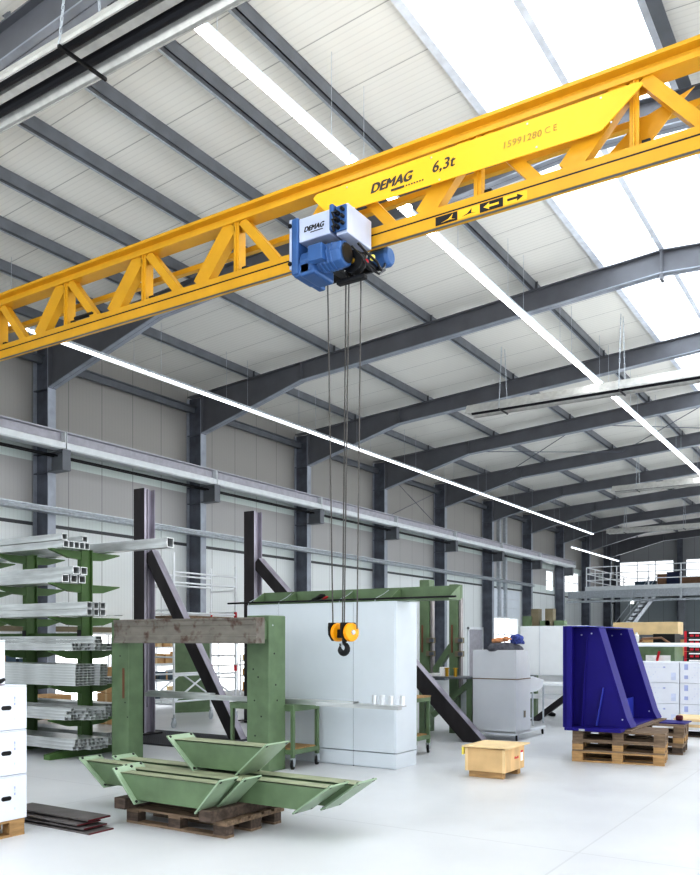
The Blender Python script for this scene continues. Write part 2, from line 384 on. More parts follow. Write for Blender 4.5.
def rafter_mesh():
    mb = MB(); D, XL, XK, XR = .46, -15.8, -12.42, 9.0
    top = [(-16.3, ztop(-16.3)), (RIDGE, ztop(RIDGE)), (XR, ztop(XR))]
    zb = lambda X: ztop(X) - D
    bot = [(XL, 7.34), (XK, zb(XK)), (RIDGE, zb(RIDGE)), (XR, zb(XR))]
    def strip(pts, t, w):
        for (a, za), (b, zb_) in zip(pts[:-1], pts[1:]):
            mb.prism([(a, za-t), (b, zb_-t), (b, zb_), (a, za)], 'y', -w/2, w/2)
    strip(top, .02, .2); mb.mi = 1; strip([(x, z+.02) for x, z in bot], .02, .2); mb.mi = 0  # bottom flange coloured paler for the light bounced off the floor
    web = [(-15.8, 7.34), (XK, zb(XK)), (RIDGE, zb(RIDGE)), (RIDGE, ztop(RIDGE)), (-15.8, ztop(-15.8))]
    mb.prism(web, 'y', -.007, .007)
    mb.prism([(RIDGE, zb(RIDGE)), (XR, zb(XR)), (XR, ztop(XR)), (RIDGE, ztop(RIDGE))], 'y', -.007, .007)
    for X in (XK, RIDGE-.015, RIDGE+.015): mb.box(X-.01, X+.01, -.1, .1, zb(X)+.01, ztop(X)-.01)
    mb.box(RIDGE-.03, RIDGE+.03, -.1, .1, zb(RIDGE)-.12, zb(RIDGE))
    mb.box(-15.8, -15.775, -.1, .1, 7.34, ztop(-15.8)-.02)
    return mb
rm = None
for i, y in enumerate(FY):
    lab = 'dark steel roof rafter across the hall, %s from the near end' % ORD[i]
    if rm is None:
        r = rafter_mesh().build('roof_rafter', [M['raft'], M['flange']]); rm = r
    else: r = rm.copy(); COL.objects.link(r)
    r.location = (0, y, 0); tag(r, lab, 'rafter', 'roof rafters')
def purlin_mesh(L):
    mb = MB(); t = .008
    mb.box(-t, t, 0, L, 0, .198).box(-.10, t, 0, L, 0, .008).box(-.10, t, 0, L, .19, .198)
    mb.box(-.06, .05, .0, .01, .0, .19).mi = 1
    mb.box(-.108, -.10, 0, L, -.002, .035).box(-.10, -.065, 0, L, -.003, .0)
    return mb
pcache = {}
for i in range(len(FY)-1):
    L = FY[i+1]-FY[i]
    xs = [-6.45, -7.55, -8.8, -10.1, -11.45, -12.65, -13.9, -15.2] if i == 0 else [-6.31, -8.82, -11.5, -14.05]
    for j, X in enumerate(xs):
        key = round(L, 2)
        if key not in pcache: o = purlin_mesh(L-.02).build('roof_purlin', [M['steel_lt'], M['galv']]); pcache[key] = o
        else: o = pcache[key].copy(); COL.objects.link(o)
        o.location = (X, FY[i]+.01, ztop(X)); 
        tag(o, 'grey steel purlin between the %s and %s rafters, %s from the skylight' % (ORD[i], ORD[i+1], ORD[j]), 'purlin', 'roof purlins')
# far-side perforated purlin beside the skylight and ridge purlin
o = MB().box(-2.40, -2.34, -6, 12.0, 9.21, 9.40).box(-2.40, -2.24, -6, 12.0, 9.19, 9.21).build('edge_purlin', M['steel_lt']); tag(o, 'grey steel purlin along the far edge of the skylight', 'purlin')
o = MB().box(RIDGE-.05, RIDGE+.05, -6, 59.9, 9.31, 9.5).build('ridge_purlin', M['curb']); tag(o, 'grey bar along the middle of the ridge skylight', 'purlin')
# eaves beam along the column heads and sill rails on the wall
o = MB().box(-16.2, -16.1, 6.25, 57, 7.95, 8.1).box(-16.22, -16.02, 6.25, 57, 8.1, 8.12).build('eaves_rail', M['steel_lt']); tag(o, 'grey steel eaves rail high along the left wall', 'rail')
o = MB().box(WX+.005, WX+.055, -2, 23, 1.88, 2.0).build('sill_rail', M['khaki']); tag(o, 'grey brown horizontal rail above the low wall windows', 'rail')
# crane runway beam on the brackets
rw = thing('crane_runway_beam', 'pale grey crane runway beam along the left wall on brackets', 'crane rail', (-15.45, 0, 5.90))
ys = [-2.0] + FY[:8] + [48.0]
for a, b in zip(ys[:-1], ys[1:]):
    mb = MB(); mb.box(-.14, .14, a+.012, b-.012, .378, .40).box(-.009, .009, a+.012, b-.012, .022, .378); mb.mi = 1
    mb.prism([(-.14, 0), (.12, 0), (.15, .03), (.15, .15), (.14, .16), (-.14, .03)], 'y', a+.012, b-.012)
    mb.box(-.12, .145, a+.012, a+.03, .02, .39).box(-.12, .145, b-.03, b-.012, .02, .39)
    mb.build('beam_section', [M['rail_grey'], M['rail_white']], rw)
MB().box(-.025, .025, -2, 47.9, .40, .44).build('rail_head', M['galv'], rw)
o = MB()
for dx, z in ((0, 5.78), (.06, 5.80), (.12, 5.78)): o.tube((-16.28+dx, -2, z), (-16.28+dx, 12, z), .02, 6) if False else o.tube((-15.72+dx, -2, z+.02), (-15.72+dx, 42, z+.02), .02, 6)
tag(o.build('cable_bundle', M['black']), 'black cables running under the crane runway beam', 'cable')
o = MB(); o.box(-15.62, -15.6, -2, 41.8, 4.50, 4.63).box(-15.72, -15.5, -2, 41.8, 4.61, 4.63).tube((-15.53, -2, 4.53), (-15.53, 41.8, 4.53), .04, 8).box(-15.74, -15.6, -2, 41.8, 4.50, 4.515)
tag(o.build('pipe_rail', M['galv']), 'galvanised pipe rail along the columns below the runway beam', 'pipe')

# ------------------------------------------------------------------ strip lights
LG = 'strip lights'
def light_src(X, z, w=.07, tm='tube'):
    t = thing('strip_light', 'x', 'light', (0,0,0), 0, LG)
    MB().prism([(-.05,.03),(.05,.03),(.05,.08),(-.05,.08)], 'y', 0, 2.98).build('housing', M['galv'], t)
    MB().prism([(-w,.005),(-w*.7,-.02),(w*.7,-.02),(w,.005),(w*.7,.03),(-w*.7,.03)], 'y', .02, 2.96).build('light_tube', M[tm], t)
    for y in (.4, 2.6): MB().tube((0, y, .08), (0, y, deck(X)-z), .004, 5).build('suspension_wire', M['galv'], t)
    return t
for row, (X, z, y0, cnt) in enumerate([(-6.09, 8.12, 6.38, 10), (-13.7, 7.55, 4.0, 14), (-13.75, 6.5, 42.4, 3)]):
    nm = ['mid roof row', 'long wall row', 'short row near the mezzanine'][row]
    for k in range(cnt):
        lab = 'lit strip light, %s from the near end of the %s' % (ORD[k], nm)
        if k == 0: ls = light_src(X, z, (.07, .045, .04)[row], ('tube', 'tube_soft', 'tube_soft')[row]); ls['label'] = lab; ls.location = (X, y0, z)
        else: dup(ls, (X, y0+k*3, z), 0, lab)
# ------------------------------------------------------------------ radiant heaters on chains
def heater(y, x0, x1, z, label, first=.95):
    t = thing('radiant_heater', label, 'heater', (0, y, z), 0, 'radiant heaters')
    mb = MB(); prof = [(-.27, 0), (-.15, .2), (.15, .2), (.27, 0)]
    for (a, za), (b, zb) in zip(prof[:-1], prof[1:]):
        mb.prism([(a, za), (b, zb), (b, zb+.012), (a, za+.012)], 'x', x0, x1)
    mb.prism([(-.05,.06),(.05,.06),(.06,.2),(-.06,.2)], 'x', x0, x1)
    for xe in (x0, x1): mb.prism([(-.27,0),(.27,0),(.15,.2),(-.15,.2)], 'x', xe-.006, xe+.006)
    mb.box(x0, x1, -.285, -.265, -.03, .01).box(x0, x1, .265, .285, -.03, .01)
    mb.build('hood', M['hood'], t)
    for s in (-1, 1): MB().tube((x0+.02, s*.14, .08), (x1-.02, s*.14, .08), .055, 10).build('heater_tube', M['heat_tube'], t)
    x = x0+first
    while x < x1:
        MB().box(x-.015, x+.015, -.3, .3, -.06, -.03).build('hanger_bar', M['black'], t)
        zz = deck(x)-z
        for s in (-1, 1): MB().rod_link((x, s*.29, -.04), (x+.0, s*.1, zz), .12 if y > 10 else .06, .006).build('chain', M['galv'], t)
        x += 3.0
    return t
heater(5.66, -9.75, 2.0, 7.6, 'dark tubed radiant heater hanging on chains, nearest at top left', 2.85)
heater(20.1, -9.25, 4.0, 7.6, 'long radiant heater on chains, second from the near end')
heater(33.6, -9.2, 4.0, 7.6, 'radiant heater on chains, third from the near end')
heater(45.6, -12.8, 4.0, 7.5, 'radiant heater on chains, farthest from the near end')
# bracing rods
BR = [((-15.9, 27.05, 8.1), (-15.9, 31.9, 6.3)), ((-15.9, 27.05, 6.3), (-15.9, 31.9, 8.1))]
for k, (a, b) in enumerate(BR): tag(MB().tube(a, b, .012, 6).build('bracing_rod', M['steel']), 'thin crossed bracing rod on the left wall between fourth and fifth columns, %s' % ('falling away' if k == 0 else 'rising away'), 'rod', 'bracing rods')
for k, (a, b) in enumerate([((-13.1, 27.05, ztop(-13.1)-.2), (-8.42, 31.9, ztop(-8.42)-.2)), ((-8.42, 27.05, ztop(-8.42)-.2), (-13.1, 31.9, ztop(-13.1)-.2)), ((-8.42, 27.05, ztop(-8.42)-.22), (-4.2, 31.9, ztop(-4.2)-.22)), ((-4.2, 27.05, ztop(-4.2)-.2), (-8.42, 31.9, ztop(-8.42)-.2))]):
    tag(MB().tube(a, b, .013, 6).build('bracing_rod', M['steel']), 'thin diagonal roof bracing rod between fourth and fifth rafters, %s from the wall' % ORD[k], 'rod', 'bracing rods')

# ================================================================== BRIDGE CRANE
YC = 8.35; CZ = 6.197
cr = thing('bridge_crane', 'yellow lattice bridge crane spanning the hall overhead', 'crane', (0, YC, CZ))
X0, X1 = -14.9, 7.5
mb = MB(); mb.prism([(-.13,.872),(.09,.872),(.09,.892),(.02,.905),(.02,1.035),(.09,1.05),(.09,1.07),(-.13,1.07),(-.13,1.03),(-.05,1.012),(-.05,.945),(-.13,.925)], 'x', X0, X1)
mb.build('top_chord', M['yellow'], cr)
mb = MB(); mb.box(X0, X1, -.14, -.02, .135, .225)
mb.build('bottom_chord', M['yellow'], cr)
MB().box(X0, X1, -.1615, -.03, .120, .1355).build('chord_groove', M['black'], cr)
MB().box(X0, X1, -.16, -.07, 0, .122).build('running_flange', M['yellow'], cr)
MB().box(X0, X1, -.150, -.12, -.005, 0).build('wear_strip', M['steel_lt'], cr)
MB().box(X0, X1, .34, .42, .70, .77).build('rear_chord', M['yellow'], cr)
NX = [-13.85, -12.12, -10.45, -8.78, -7.08, -5.42, -3.70, -2.06, -.4, 1.3, 3.0]
for X in NX:
    MB().box(X-.045, X+.045, -.1, -.085, .215, .875).box(X-.006, X+.006, -.12, .08, .215, .875).build('lattice_post', M['yellow'], cr)
    MB().prism([(X-.16,.875),(X+.16,.875),(X+.09,.77),(X-.09,.77)], 'y', -.02, .0).build('gusset', M['yellow'], cr)
    for s, w in ((-1, .23), (1, .12)):
        mb = MB(); a = Vector((X+s*.09, -.03, .875)); b = Vector((X+s*.66, -.03, .215))
        d, u, v = mb._frame(a, b, (0,1,0))
        wv = Vector((0,1,0)); side = d.cross(wv).normalized()
        for (o0, o1, y0, y1) in ((-w/2, w/2, -.07, -.055), (-w/2, -w/2+.014, -.055, .05), (w/2-.014, w/2, -.055, .05)):
            L = lambda p: [p+side*o0+wv*y0, p+side*o1+wv*y0, p+side*o1+wv*y1, p+side*o0+wv*y1]
            mb.hull(L(a), L(b))
        mb.build('lattice_diagonal', M['yellow'], cr)
# festoon cable and black clips on the lower chord
mb = MB(); mb.tube((X0, -.0, .25), (X1, -.0, .25), .016, 6)
for X in NX:
    mb.box(X+.06, X+.14, -.06, .0, .226, .30)
mb.tube((-10.25, -.08, .30), (-9.85, -.08, .30), .03, 8); mb.tube((-9.85, -.08, .30), (-9.78, -.05, .25), .03, 8)
mb.build('cable_run', M['black'], cr)
MB().lathe([(.02,0),(.05,.012),(.05,.04),(.03,.06)], (atY(407, 209, 8.2).x, -.12, atY(407, 209, 8.2).z-CZ+.02), (.25,-.75,-.6), 14).build('work_lamp', M['lamp'], cr)
MB().prism([(-2.5,.25),(-2.06,.6),(-1.55,.75),(-1.7,.62),(-2.02,.27)], 'y', .1, .11).build('stiffener_plate', M['yellow'], cr)
# sign panel
pn = MB().prism([(x_, z_+.083) for x_, z_ in [(-5.52,.40),(-5.56,.415),(-5.60,.47),(-5.76,.64),(-5.78,.675),(-5.76,.70),(-5.72,.715),(-2.02,.70),(-1.96,.685),(-1.955,.66),(-2.34,.355),(-2.4,.345)]], 'y', -.21, -.195).build('sign_panel', M['yellow_hi'], cr)
tag(pn, 'bright yellow sign panel')
PY = -.2125
p0 = atY(370.3, 193.6, YC+PY); p2 = atY(431.7, 173, YC+PY); p3 = atY(502, 149.3, YC+PY)
lettering('DEMAG', .145, pn, M['ink'], (p0.x, PY, p0.z-CZ), shear=.28, bold=.0085, space=1.02, xs=1.06)
lettering('6,3t', .165, pn, M['ink'], (p2.x, PY, p2.z-CZ), shear=.2, bold=.004, space=1.06)
lettering('15991280', .098, pn, M['ink_lt'], (p3.x, PY, p3.z-CZ), shear=.1, bold=.002, space=1.1)
p4 = atY(544.5, 134, YC+PY); lettering('CE', .09, pn, M['ink_lt'], (p4.x, PY, p4.z-CZ), space=1.5)
mb = MB(); u0 = atY(391, 190.6, YC+PY)
mb.box(u0.x, u0.x+.17, PY-.002, PY, u0.z-CZ-.012, u0.z-CZ+.012)
for k in range(7): mb.box(u0.x+.19+k*.034, u0.x+.207+k*.034, PY-.002, PY, u0.z-CZ-.008, u0.z-CZ+.008)
mb.build('underline_mark', M['ink'], pn)
mb = MB()
for fx in (-5.3, -4.2, -3.1, -2.35):
    mb.lathe([(.012,0),(.008,.006)], (fx, PY+.002, .753), (0,-1,0), 10).lathe([(.012,0),(.008,.006)], (fx+.1, PY+.002, .483), (0,-1,0), 10)
mb.build('rivet', M['galv'], pn)
# arrow label on the running flange: four squares
lb = MB().box(-4.17, -3.12, -.163, -.1605, .012, .106).build('arrow_label', M['yellow_hi'], cr)
w = 1.05/4
for k in (0, 2): MB().box(-4.17+k*w, -4.17+(k+1)*w, -.1645, -.1628, .012, .106).build('dark_square', M['ink_k'], lb)
def arrow(cx, cz_, dirx, sc, ang=0):
    pts = [(-.07,-.010),(.02,-.010),(.02,-.03),(.075,0),(.02,.03),(.02,.010),(-.07,.010)]
    q = [(dirx*x*sc, z*sc) for x, z in pts]; ca, sa = math.cos(ang), math.sin(ang)
    return [(cx+x*ca-z*sa, cz_+x*sa+z*ca) for x, z in q]
MB().prism(arrow(-4.17+2.5*w, .059, -1, 1.2), 'y', -.1662, -.1642).build('yellow_symbol', M['yellow_hi'], lb); mb = MB(); mb.prism([(-4.10,.03),(-4.02,.05),(-3.96,.095),(-3.98,.045),(-3.93,.03),(-4.0,.04)], 'y', -.1662, -.1642)
mb.build('yellow_symbol', M['yellow_hi'], lb)
MB().prism(arrow(-4.17+3.5*w, .059, 1, 1.2), 'y', -.1645, -.1625).build('black_symbol', M['ink_k'], lb); mb = MB(); mb.prism([(-3.85,.03),(-3.79,.05),(-3.74,.09),(-3.745,.045),(-3.69,.035),(-3.76,.04)], 'y', -.1645, -.1625)
mb.build('black_symbol', M['ink_k'], lb)

# ================================================================== HOIST
HY = 7.62
def hp(x, y, Y=HY): return atY(x, y, Y)
hx = hp(288, 225).x
ho = thing('rope_hoist', 'blue and grey wire rope hoist trolley hanging under the yellow crane', 'hoist', (-5.6, 8.0, 5.8))
O = Vector((-5.6, 8.0, 5.8))
def hb(x0, x1, y0, y1, z0, z1, name, m, parent=None, bevel=.012):
    return MB().box(x0-O.x, x1-O.x, y0-O.y, y1-O.y, z0-O.z, z1-O.z).build(name, m, parent or ho, bevel)
a = hp(290, 226); b = hp(298, 277); c_ = hp(331, 240); t_ = hp(331, 212)
XL = a.x; ZT = a.z; ZB = b.z
# end plate with its flange, drum housing, electrical cover
hb(XL, XL+.045, 7.6, 8.14, ZB+.10, ZT+.06, 'end_plate', M['grey_h'])
hb(XL+.045, XL+.14, 7.58, 8.14, ZB+.02, ZT+.05, 'gear_case', M['blue_h'], bevel=.02)
xr = hp(331, 230).x; zb1 = hp(299, 244).z; zt1 = hp(331, 209.5).z
hs = hb(XL+.14, xr, 7.60, 8.12, zb1, zt1, 'drum_cover', M['grey_h'])
q = hp(303.8, 232.4, 7.598)
lettering('DEMAG', .078, hs, M['ink_k'], (q.x-O.x, 7.598-O.y, q.z-O.z), shear=.28, bold=.0042, space=1.02)
hb(q.x+.09, q.x+.26, 7.596, 7.6, q.z-.026, q.z-.018, 'underline_mark', M['ink_k'], hs, 0)
hb(xr, xr+.05, 7.58, 8.12, zb1+.02, zt1+.04, 'bearing_plate', M['blue_h'])
xe = hp(346, 213).x
ec = hb(xr+.055, xr+.21, 7.64, 8.14, zb1-.03, zt1+.03, 'electrics_cover', M['grey_h'])
hb(xr+.06, xr+.20, 7.615, 7.64, zb1+.0, zt1+.015, 'connector_plate', M['blue_h'])
mb = MB()
for k in range(3):
    zz = zb1+.04+k*.075-O.z
    mb.tube((xr+.10-O.x, 7.56-O.y, zz), (xr+.10-O.x, 7.62-O.y, zz), .026, 8); mb.tube((xr+.165-O.x, 7.57-O.y, zz+.03), (xr+.165-O.x, 7.62-O.y, zz+.03), .02, 8)
    mb.sweep([(xr+.10-O.x, 7.56-O.y, zz), (xr+.08-O.x, 7.52-O.y, zz-.02), (xr+.09-O.x, 7.55-O.y, zz-.07)], [.013]*3, 6)
mb.build('cable_gland', M['black'], ho)
# dark gap and rope drum under the cover
mb = MB(); mb.lathe([(.12,0),(.14,.02),(.14,.36),(.12,.38)], (XL+.15-O.x, 7.92-O.y, zb1-.07-O.z), (1,0,0), 20)
mb.build('rope_drum', M['black'], ho, smooth=True)
# motor
zm = hp(320, 256).z
mb = MB(); mb.lathe([(.09,0),(.13,.01),(.13,.22),(.115,.24),(.15,.25),(.15,.52),(.14,.56),(.08,.575)], (XL+.14-O.x, 7.72-O.y, zm-O.z), (1,0,0), 8)
mt = mb.build('hoist_motor', M['blue_h'], ho, .01)
MB().box(XL+.33-O.x, XL+.52-O.x, 7.50-O.y, 7.60-O.y, zm-.09-O.z, zm+.09-O.z).build('terminal_box', M['blue_h'], mt, .012)
mb = MB()
for k in range(4): mb.lathe([(.152,0),(.158,.006),(.158,.014),(.152,.02)], (XL+.42+k*.05-O.x, 7.72-O.y, zm-O.z), (1,0,0), 8)
mb.build('cooling_fin', M['blue_h'], mt)
mb = MB(); mb.lathe([(.11,0),(.1,.01),(.06,.012)], (XL+.715-O.x, 7.72-O.y, zm-O.z), (1,0,0), 18); mb.build('fan_grille', M['black'], mt)
hb(XL+.14, XL+.36, 7.6, 8.0, zm-.17, zm-.02, 'gearbox', M['blue_h'], bevel=.03)
hb(XL+.05, XL+.30, 7.60, 7.95, ZB+.0, ZB+.16, 'lower_gear_case', M['blue_h'], bevel=.03)
# trolley below the chord
zf = 6.28
mb = MB(); mb.box(-5.75-O.x, -5.02-O.x, 8.06-O.y, 8.13-O.y, 5.98-O.z, 6.1-O.z).box(-5.75-O.x, -5.0-O.x, 8.40-O.y, 8.44-O.y, 6.02-O.z, 6.12-O.z)
for X in (-5.5, -5.1): mb.box(X-.05-O.x, X+.05-O.x, 8.06-O.y, 8.42-O.y, 6.03-O.z, 6.08-O.z)
mb.tube((-5.4-O.x, 7.95-O.y, 5.97-O.z), (-4.98-O.x, 7.95-O.y, 6.02-O.z), .028, 8)
mb.build('trolley_frame', M['black'], ho, .008)
mb = MB(); z = hp(354, 262, 7.9).z; x = hp(354, 262, 7.9).x
mb.lathe([(.05,-.06),(.125,-.05),(.125,-.03),(.10,-.01),(.10,.01),(.125,.03),(.125,.05),(.05,.06)], (x-O.x, 7.92-O.y, z-O.z), (0,1,0), 22)
sv = mb.build('rope_sheave', M['black'], ho)
MB().lathe([(.035,0),(.03,.02)], (x-O.x, 7.86-O.y, z-O.z), (0,-1,0), 14).build('sheave_hub', M['gold'], sv)
for k, X in enumerate((-5.72, -5.35)):
    MB().lathe([(.04,0),(.075,.01),(.075,.06),(.04,.07)], (X-O.x, 8.10-O.y, 6.33-O.z), (0,1,0), 16).build('trolley_wheel', M['blue_h'], ho)
for (px_, py_, r) in ((352, 244, .03), (345, 250, .025)):
    p = hp(px_, py_, 7.95); MB().lathe([(r,0),(r,.1)], (p.x-O.x, p.y-O.y, p.z-O.z), (0,-1,0), 10).build('limit_switch', M['black'], ho)
# loose hoses
mb = MB(); P = [hp(358, 243, 7.7), hp(368, 254, 7.75), hp(377, 262, 7.8), hp(381, 270, 7.9), hp(384, 268, 8.1), hp(385, 264, 8.3)]
mb.sweep([p-O for p in P], [.014]*6, 6)
P = [hp(352, 246, 7.7), hp(363, 258, 7.7), hp(372, 270, 7.75), hp(379, 274, 7.9), hp(385, 270, 8.2)]; mb.sweep([p-O for p in P], [.012]*5, 6)
mb.build('control_cable', M['black'], ho)
hb(hp(338, 283, 7.9).x, hp(366, 275, 7.9).x, 7.86, 7.94, hp(350, 281, 7.9).z-.02, hp(350, 278.5, 7.9).z, 'lower_guard', M['black'])
p = hp(366, 260, 7.9); hb(p.x-.03, p.x+.01, 7.9, 7.95, p.z-.02, p.z+.02, 'red_cap', M['redb']); p = hp(371, 257, 7.9); hb(p.x-.02, p.x+.03, 7.9, 7.95, p.z-.03, p.z+.03, 'warning_tag', M['tape'])
for xx in (XL+.02,):
    for zz in (ZB+.16, ZT-.02):
        MB().lathe([(.025,0),(.025,.015)], (xx-O.x, 7.6-O.y, zz-O.z), (0,-1,0), 8).build('bolt', M['black'], ho)
# travel motor on the far side
p = atY(381, 259, 8.45)
mb = MB(); mb.lathe([(.06,0),(.105,.01),(.115,.05),(.115,.24),(.09,.28)], (p.x-.14-O.x, 8.45-O.y, p.z-O.z), (1,0,0), 16); mb.box(p.x-.1-O.x, p.x+.08-O.x, 8.36-O.y, 8.55-O.y, p.z-.02-O.z, p.z+.14-O.z)
mb.build('travel_motor', M['blue_h'], ho, .01)
# ropes and the hook block (they hang from the hoist: parts of one hanging rig)
hk = thing('hook_block', 'yellow twin pulley hook block with black hook hanging on wire ropes', 'hook', (-5.385, 8.05, 1.5))
HO = Vector((-5.385, 8.05, 1.5))
def sp(x, y, Y=8.05): return atY(x, y, Y) - HO
zw = sp(344, 632).z
AX = Vector((.97, -.24, 0)).normalized()
cc = sp(344.6, 632.3)
for s in (-1, 1):
    cen = cc + AX*(.108*s)
    sh = MB().lathe([(.05,-.032),(.098,-.028),(.108,-.018),(.108,.012),(.10,.026),(.05,.036)], cen, AX, 30).build('sheave_cover', M['orange'], hk, smooth=True)
    if s > 0: MB().lathe([(.03,.034),(.028,.046),(.012,.05)], cen, AX, 16).build('axle_cap', M['galv'], sh)
    u = Vector((0,0,1)).cross(AX).normalized(); sh_ = []
    for a_, r_ in ((-.118,.06),(-.112,.112),(.112,.112),(.118,.06),(.112,-.03),(.06,-.10),(-.06,-.10),(-.112,-.03)): sh_.append(u*a_ + Vector((0,0,r_)))
    base = cen + AX*(-.062 if s > 0 else -.055)
    MB().hull([base+q for q in sh_], [base+AX*.026+q for q in sh_]).build('rope_guard', M['black'], hk, .006)
MB().bar(cc-AX*.085+Vector((0,0,-.015)), cc+AX*.06+Vector((0,0,-.015)), .10, .10).build('cross_head', M['black'], hk, .012)
MB().tube(cc+Vector((0,0,-.11)), cc+Vector((0,0,-.03)), .03, 12).build('swivel', M['black'], hk)
# the hook: shank, eye, bowl and tip
hc = sp(343.6, 648.5)
pts, rad = [], []
pts.append(Vector((hc.x+.002, 0, hc.z+.125))); rad.append(.018)
pts.append(Vector((hc.x+.002, 0, hc.z+.085))); rad.append(.022)
for k in range(13):
    an = R(75) - R(285)*k/12
    pts.append(Vector((hc.x + math.cos(an)*.052, 0, hc.z + math.sin(an)*.056))); rad.append(.022 + .014*math.sin(math.pi*k/12) if k < 11 else .018-.006*(k-11))
pts.append(pts[-1] + Vector((-.006, 0, .03))); rad.append(.006)
MB().sweep(pts, rad, 12).build('hook', M['black'], hk, smooth=True)
MB().bar((hc.x-.035, 0, hc.z+.02), (hc.x-.005, 0, hc.z+.09), .016, .008).build('safety_latch', M['galv'], hk)
ropes = [((327.5, 276), (333, 625)), ((346, 283), (342.5, 622)), ((349, 283), (344.2, 622)), ((361, 283), (357, 624))]
for (a, b) in ropes:
    p = atY(*a, 8.0) - HO; q = sp(*b); q.z -= .06; p.z = min(p.z+.08, 4.55)
    MB().tube(p, q, .0085, 6).build('wire_rope', M['rope'], hk)

# ================================================================== FLOOR OBJECTS
# ------------------------------------------------------------------ pallets
def pallet_src(label, m, mb_, group=None):
    t = thing('euro_pallet', label, 'pallet', (0,0,0), 0, group)
    for k in range(3):
        y = (0, .3275, .655)[k]
        MB().box(0, 1.2, y, y+.1 if k != 1 else y+.145, 0, .022).build('bottom_board', m, t)
        for x in (0, .5275, 1.055): MB().box(x, x+.145, y, y+(.1 if k != 1 else .145), .022, .1).build('block', mb_, t, .004)
    for x in (0, .5275, 1.055): MB().box(x, x+.145, 0, .8, .1, .122).build('stringer_board', m, t)
    for y, w in ((0,.145), (.19,.1), (.3275,.145), (.51,.1), (.655,.145)): MB().box(0, 1.2, y, y+w, .122, .144).build('top_board', m, t)
    return t
def pallet(label, loc, rot, m, m2, group=None):
    t = pallet_src(label, M[m], M[m2], group); t.location = loc; t.rotation_euler = (0, 0, rot); return t
# pallet under the green brackets with its timbers
GP = (-5.86, 5.30)
pallet('weathered grey wooden pallet under the green steel brackets', (GP[0], GP[1], 0), 0, 'wood_d', 'wood_k')
for X, n in ((GP[0]-.03, 'left'), (GP[0]+1.0, 'right')):
    o = MB().box(0, .14, -.12, .92, 0, .10).build('timber_beam', M['wood_k'], None, .006); o.location = (X, GP[1], .145)
    tag(o, 'dark old timber beam lying on the %s end of the pallet under the green brackets' % n, 'timber', 'timbers on the green pallet')
# green steel brackets: trapezoid troughs with slanted bolted end plates
def bracket(label, x0b, x1b, x0t, x1t, y0, y1, zb, zt, group='green steel brackets', rot=0.0, loc=None, m='green'):
    """bottom and top X extents; closed front face and top flange, end plates on the slants"""
    cx = (x0t+x1t)/2; o3 = Vector((cx, (y0+y1)/2, zb))
    t = thing('steel_bracket', label, 'bracket', o3 + (Vector(loc) if loc else Vector((0,0,0))), rot, group)
    L = lambda x, y, z: (x-o3.x, y-o3.y, z-o3.z)
    d = y1-y0; mb = MB()
    fr = [(x0b-o3.x, 0), (x1b-o3.x, 0), (x1t-o3.x, zt-zb), (x0t-o3.x, zt-zb)]
    mb.prism(fr, 'y', y0-o3.y, y0-o3.y+.014); mb.prism(fr, 'y', y1-o3.y-.014, y1-o3.y)
    mb.build('side_plate', M[m], t, .003)
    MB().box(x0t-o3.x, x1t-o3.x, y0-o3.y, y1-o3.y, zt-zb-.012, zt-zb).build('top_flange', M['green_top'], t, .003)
    for s, xb, xt in ((-1, x0b, x0t), (1, x1b, x1t)):
        dx = (xt-xb); dz = zt-zb; e = .06; ux, uz = dx/math.hypot(dx, dz), dz/math.hypot(dx, dz)
        a = (xb-o3.x-ux*e*.6, -uz*e*.6); b = (xt-o3.x+ux*e, dz+uz*e); th = .016*s
        nx, nz = uz*th, -ux*th
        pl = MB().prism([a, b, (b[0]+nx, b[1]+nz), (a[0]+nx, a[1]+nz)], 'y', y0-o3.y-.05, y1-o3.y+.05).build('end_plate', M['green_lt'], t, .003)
        for yy in (y0-o3.y-.02, y1-o3.y+.02):
            for f in (.05, .95):
                px_, pz_ = a[0]+(b[0]-a[0])*f+nx, a[1]+(b[1]-a[1])*f+nz
                MB().tube((px_-nx*1.4, yy, pz_-nz*1.4), (px_+nx*.12, yy, pz_+nz*.12), .013, 10).build('bolt_hole', M['black'], pl)
    return t
def brk(label, y0, y1, zb, zt, tl, bl, tr, br_):
    bracket(label, atY(bl, 800, y0).x, atY(br_, 800, y0).x, atY(tl, 770, y0).x, atY(tr, 770, y0).x, y0, y1, zb, zt)
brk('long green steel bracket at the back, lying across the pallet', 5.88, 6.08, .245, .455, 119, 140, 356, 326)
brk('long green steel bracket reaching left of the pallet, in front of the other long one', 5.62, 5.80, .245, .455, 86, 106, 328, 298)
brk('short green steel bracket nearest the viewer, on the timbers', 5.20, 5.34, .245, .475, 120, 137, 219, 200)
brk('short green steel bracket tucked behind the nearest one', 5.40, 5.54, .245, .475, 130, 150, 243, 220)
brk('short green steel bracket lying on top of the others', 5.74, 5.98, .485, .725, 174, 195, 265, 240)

# ------------------------------------------------------------------ green frame with weathered beam
gf = thing('steel_gantry', 'green steel portal frame with a rusty grey crossbeam', 'frame', (-7.8, 8.1, 0))
def gpost(x0, x1, y0, y1, zt):
    mb = MB(); mb.box(x0+7.8, x1+7.8, y0-8.1, y1-8.1, 0, zt)
    o = mb.build('post', M['green'], gf, .012); return o
g1 = gpost(-9.22, -8.88, 8.06, 8.34, 1.93); g2 = gpost(-6.93, -6.57, 8.28, 8.63, 1.985)
MB().box(-8.99+7.8, -8.955+7.8, 8.052-8.1, 8.06-8.1, .86, 1.28).build('rust_strip', M['brownrust'], g1)
for k, (x, z) in enumerate(((-6.8, .9), (-6.79, .45), (-6.74, 1.2), (-6.82, 1.3), (-6.69, .7), (-6.75, .2))):
    MB().tube((x+7.8, 8.279-8.1, z), (x+7.8, 8.276-8.1, z), .011, 8).build('bolt_hole', M['black'], g2)
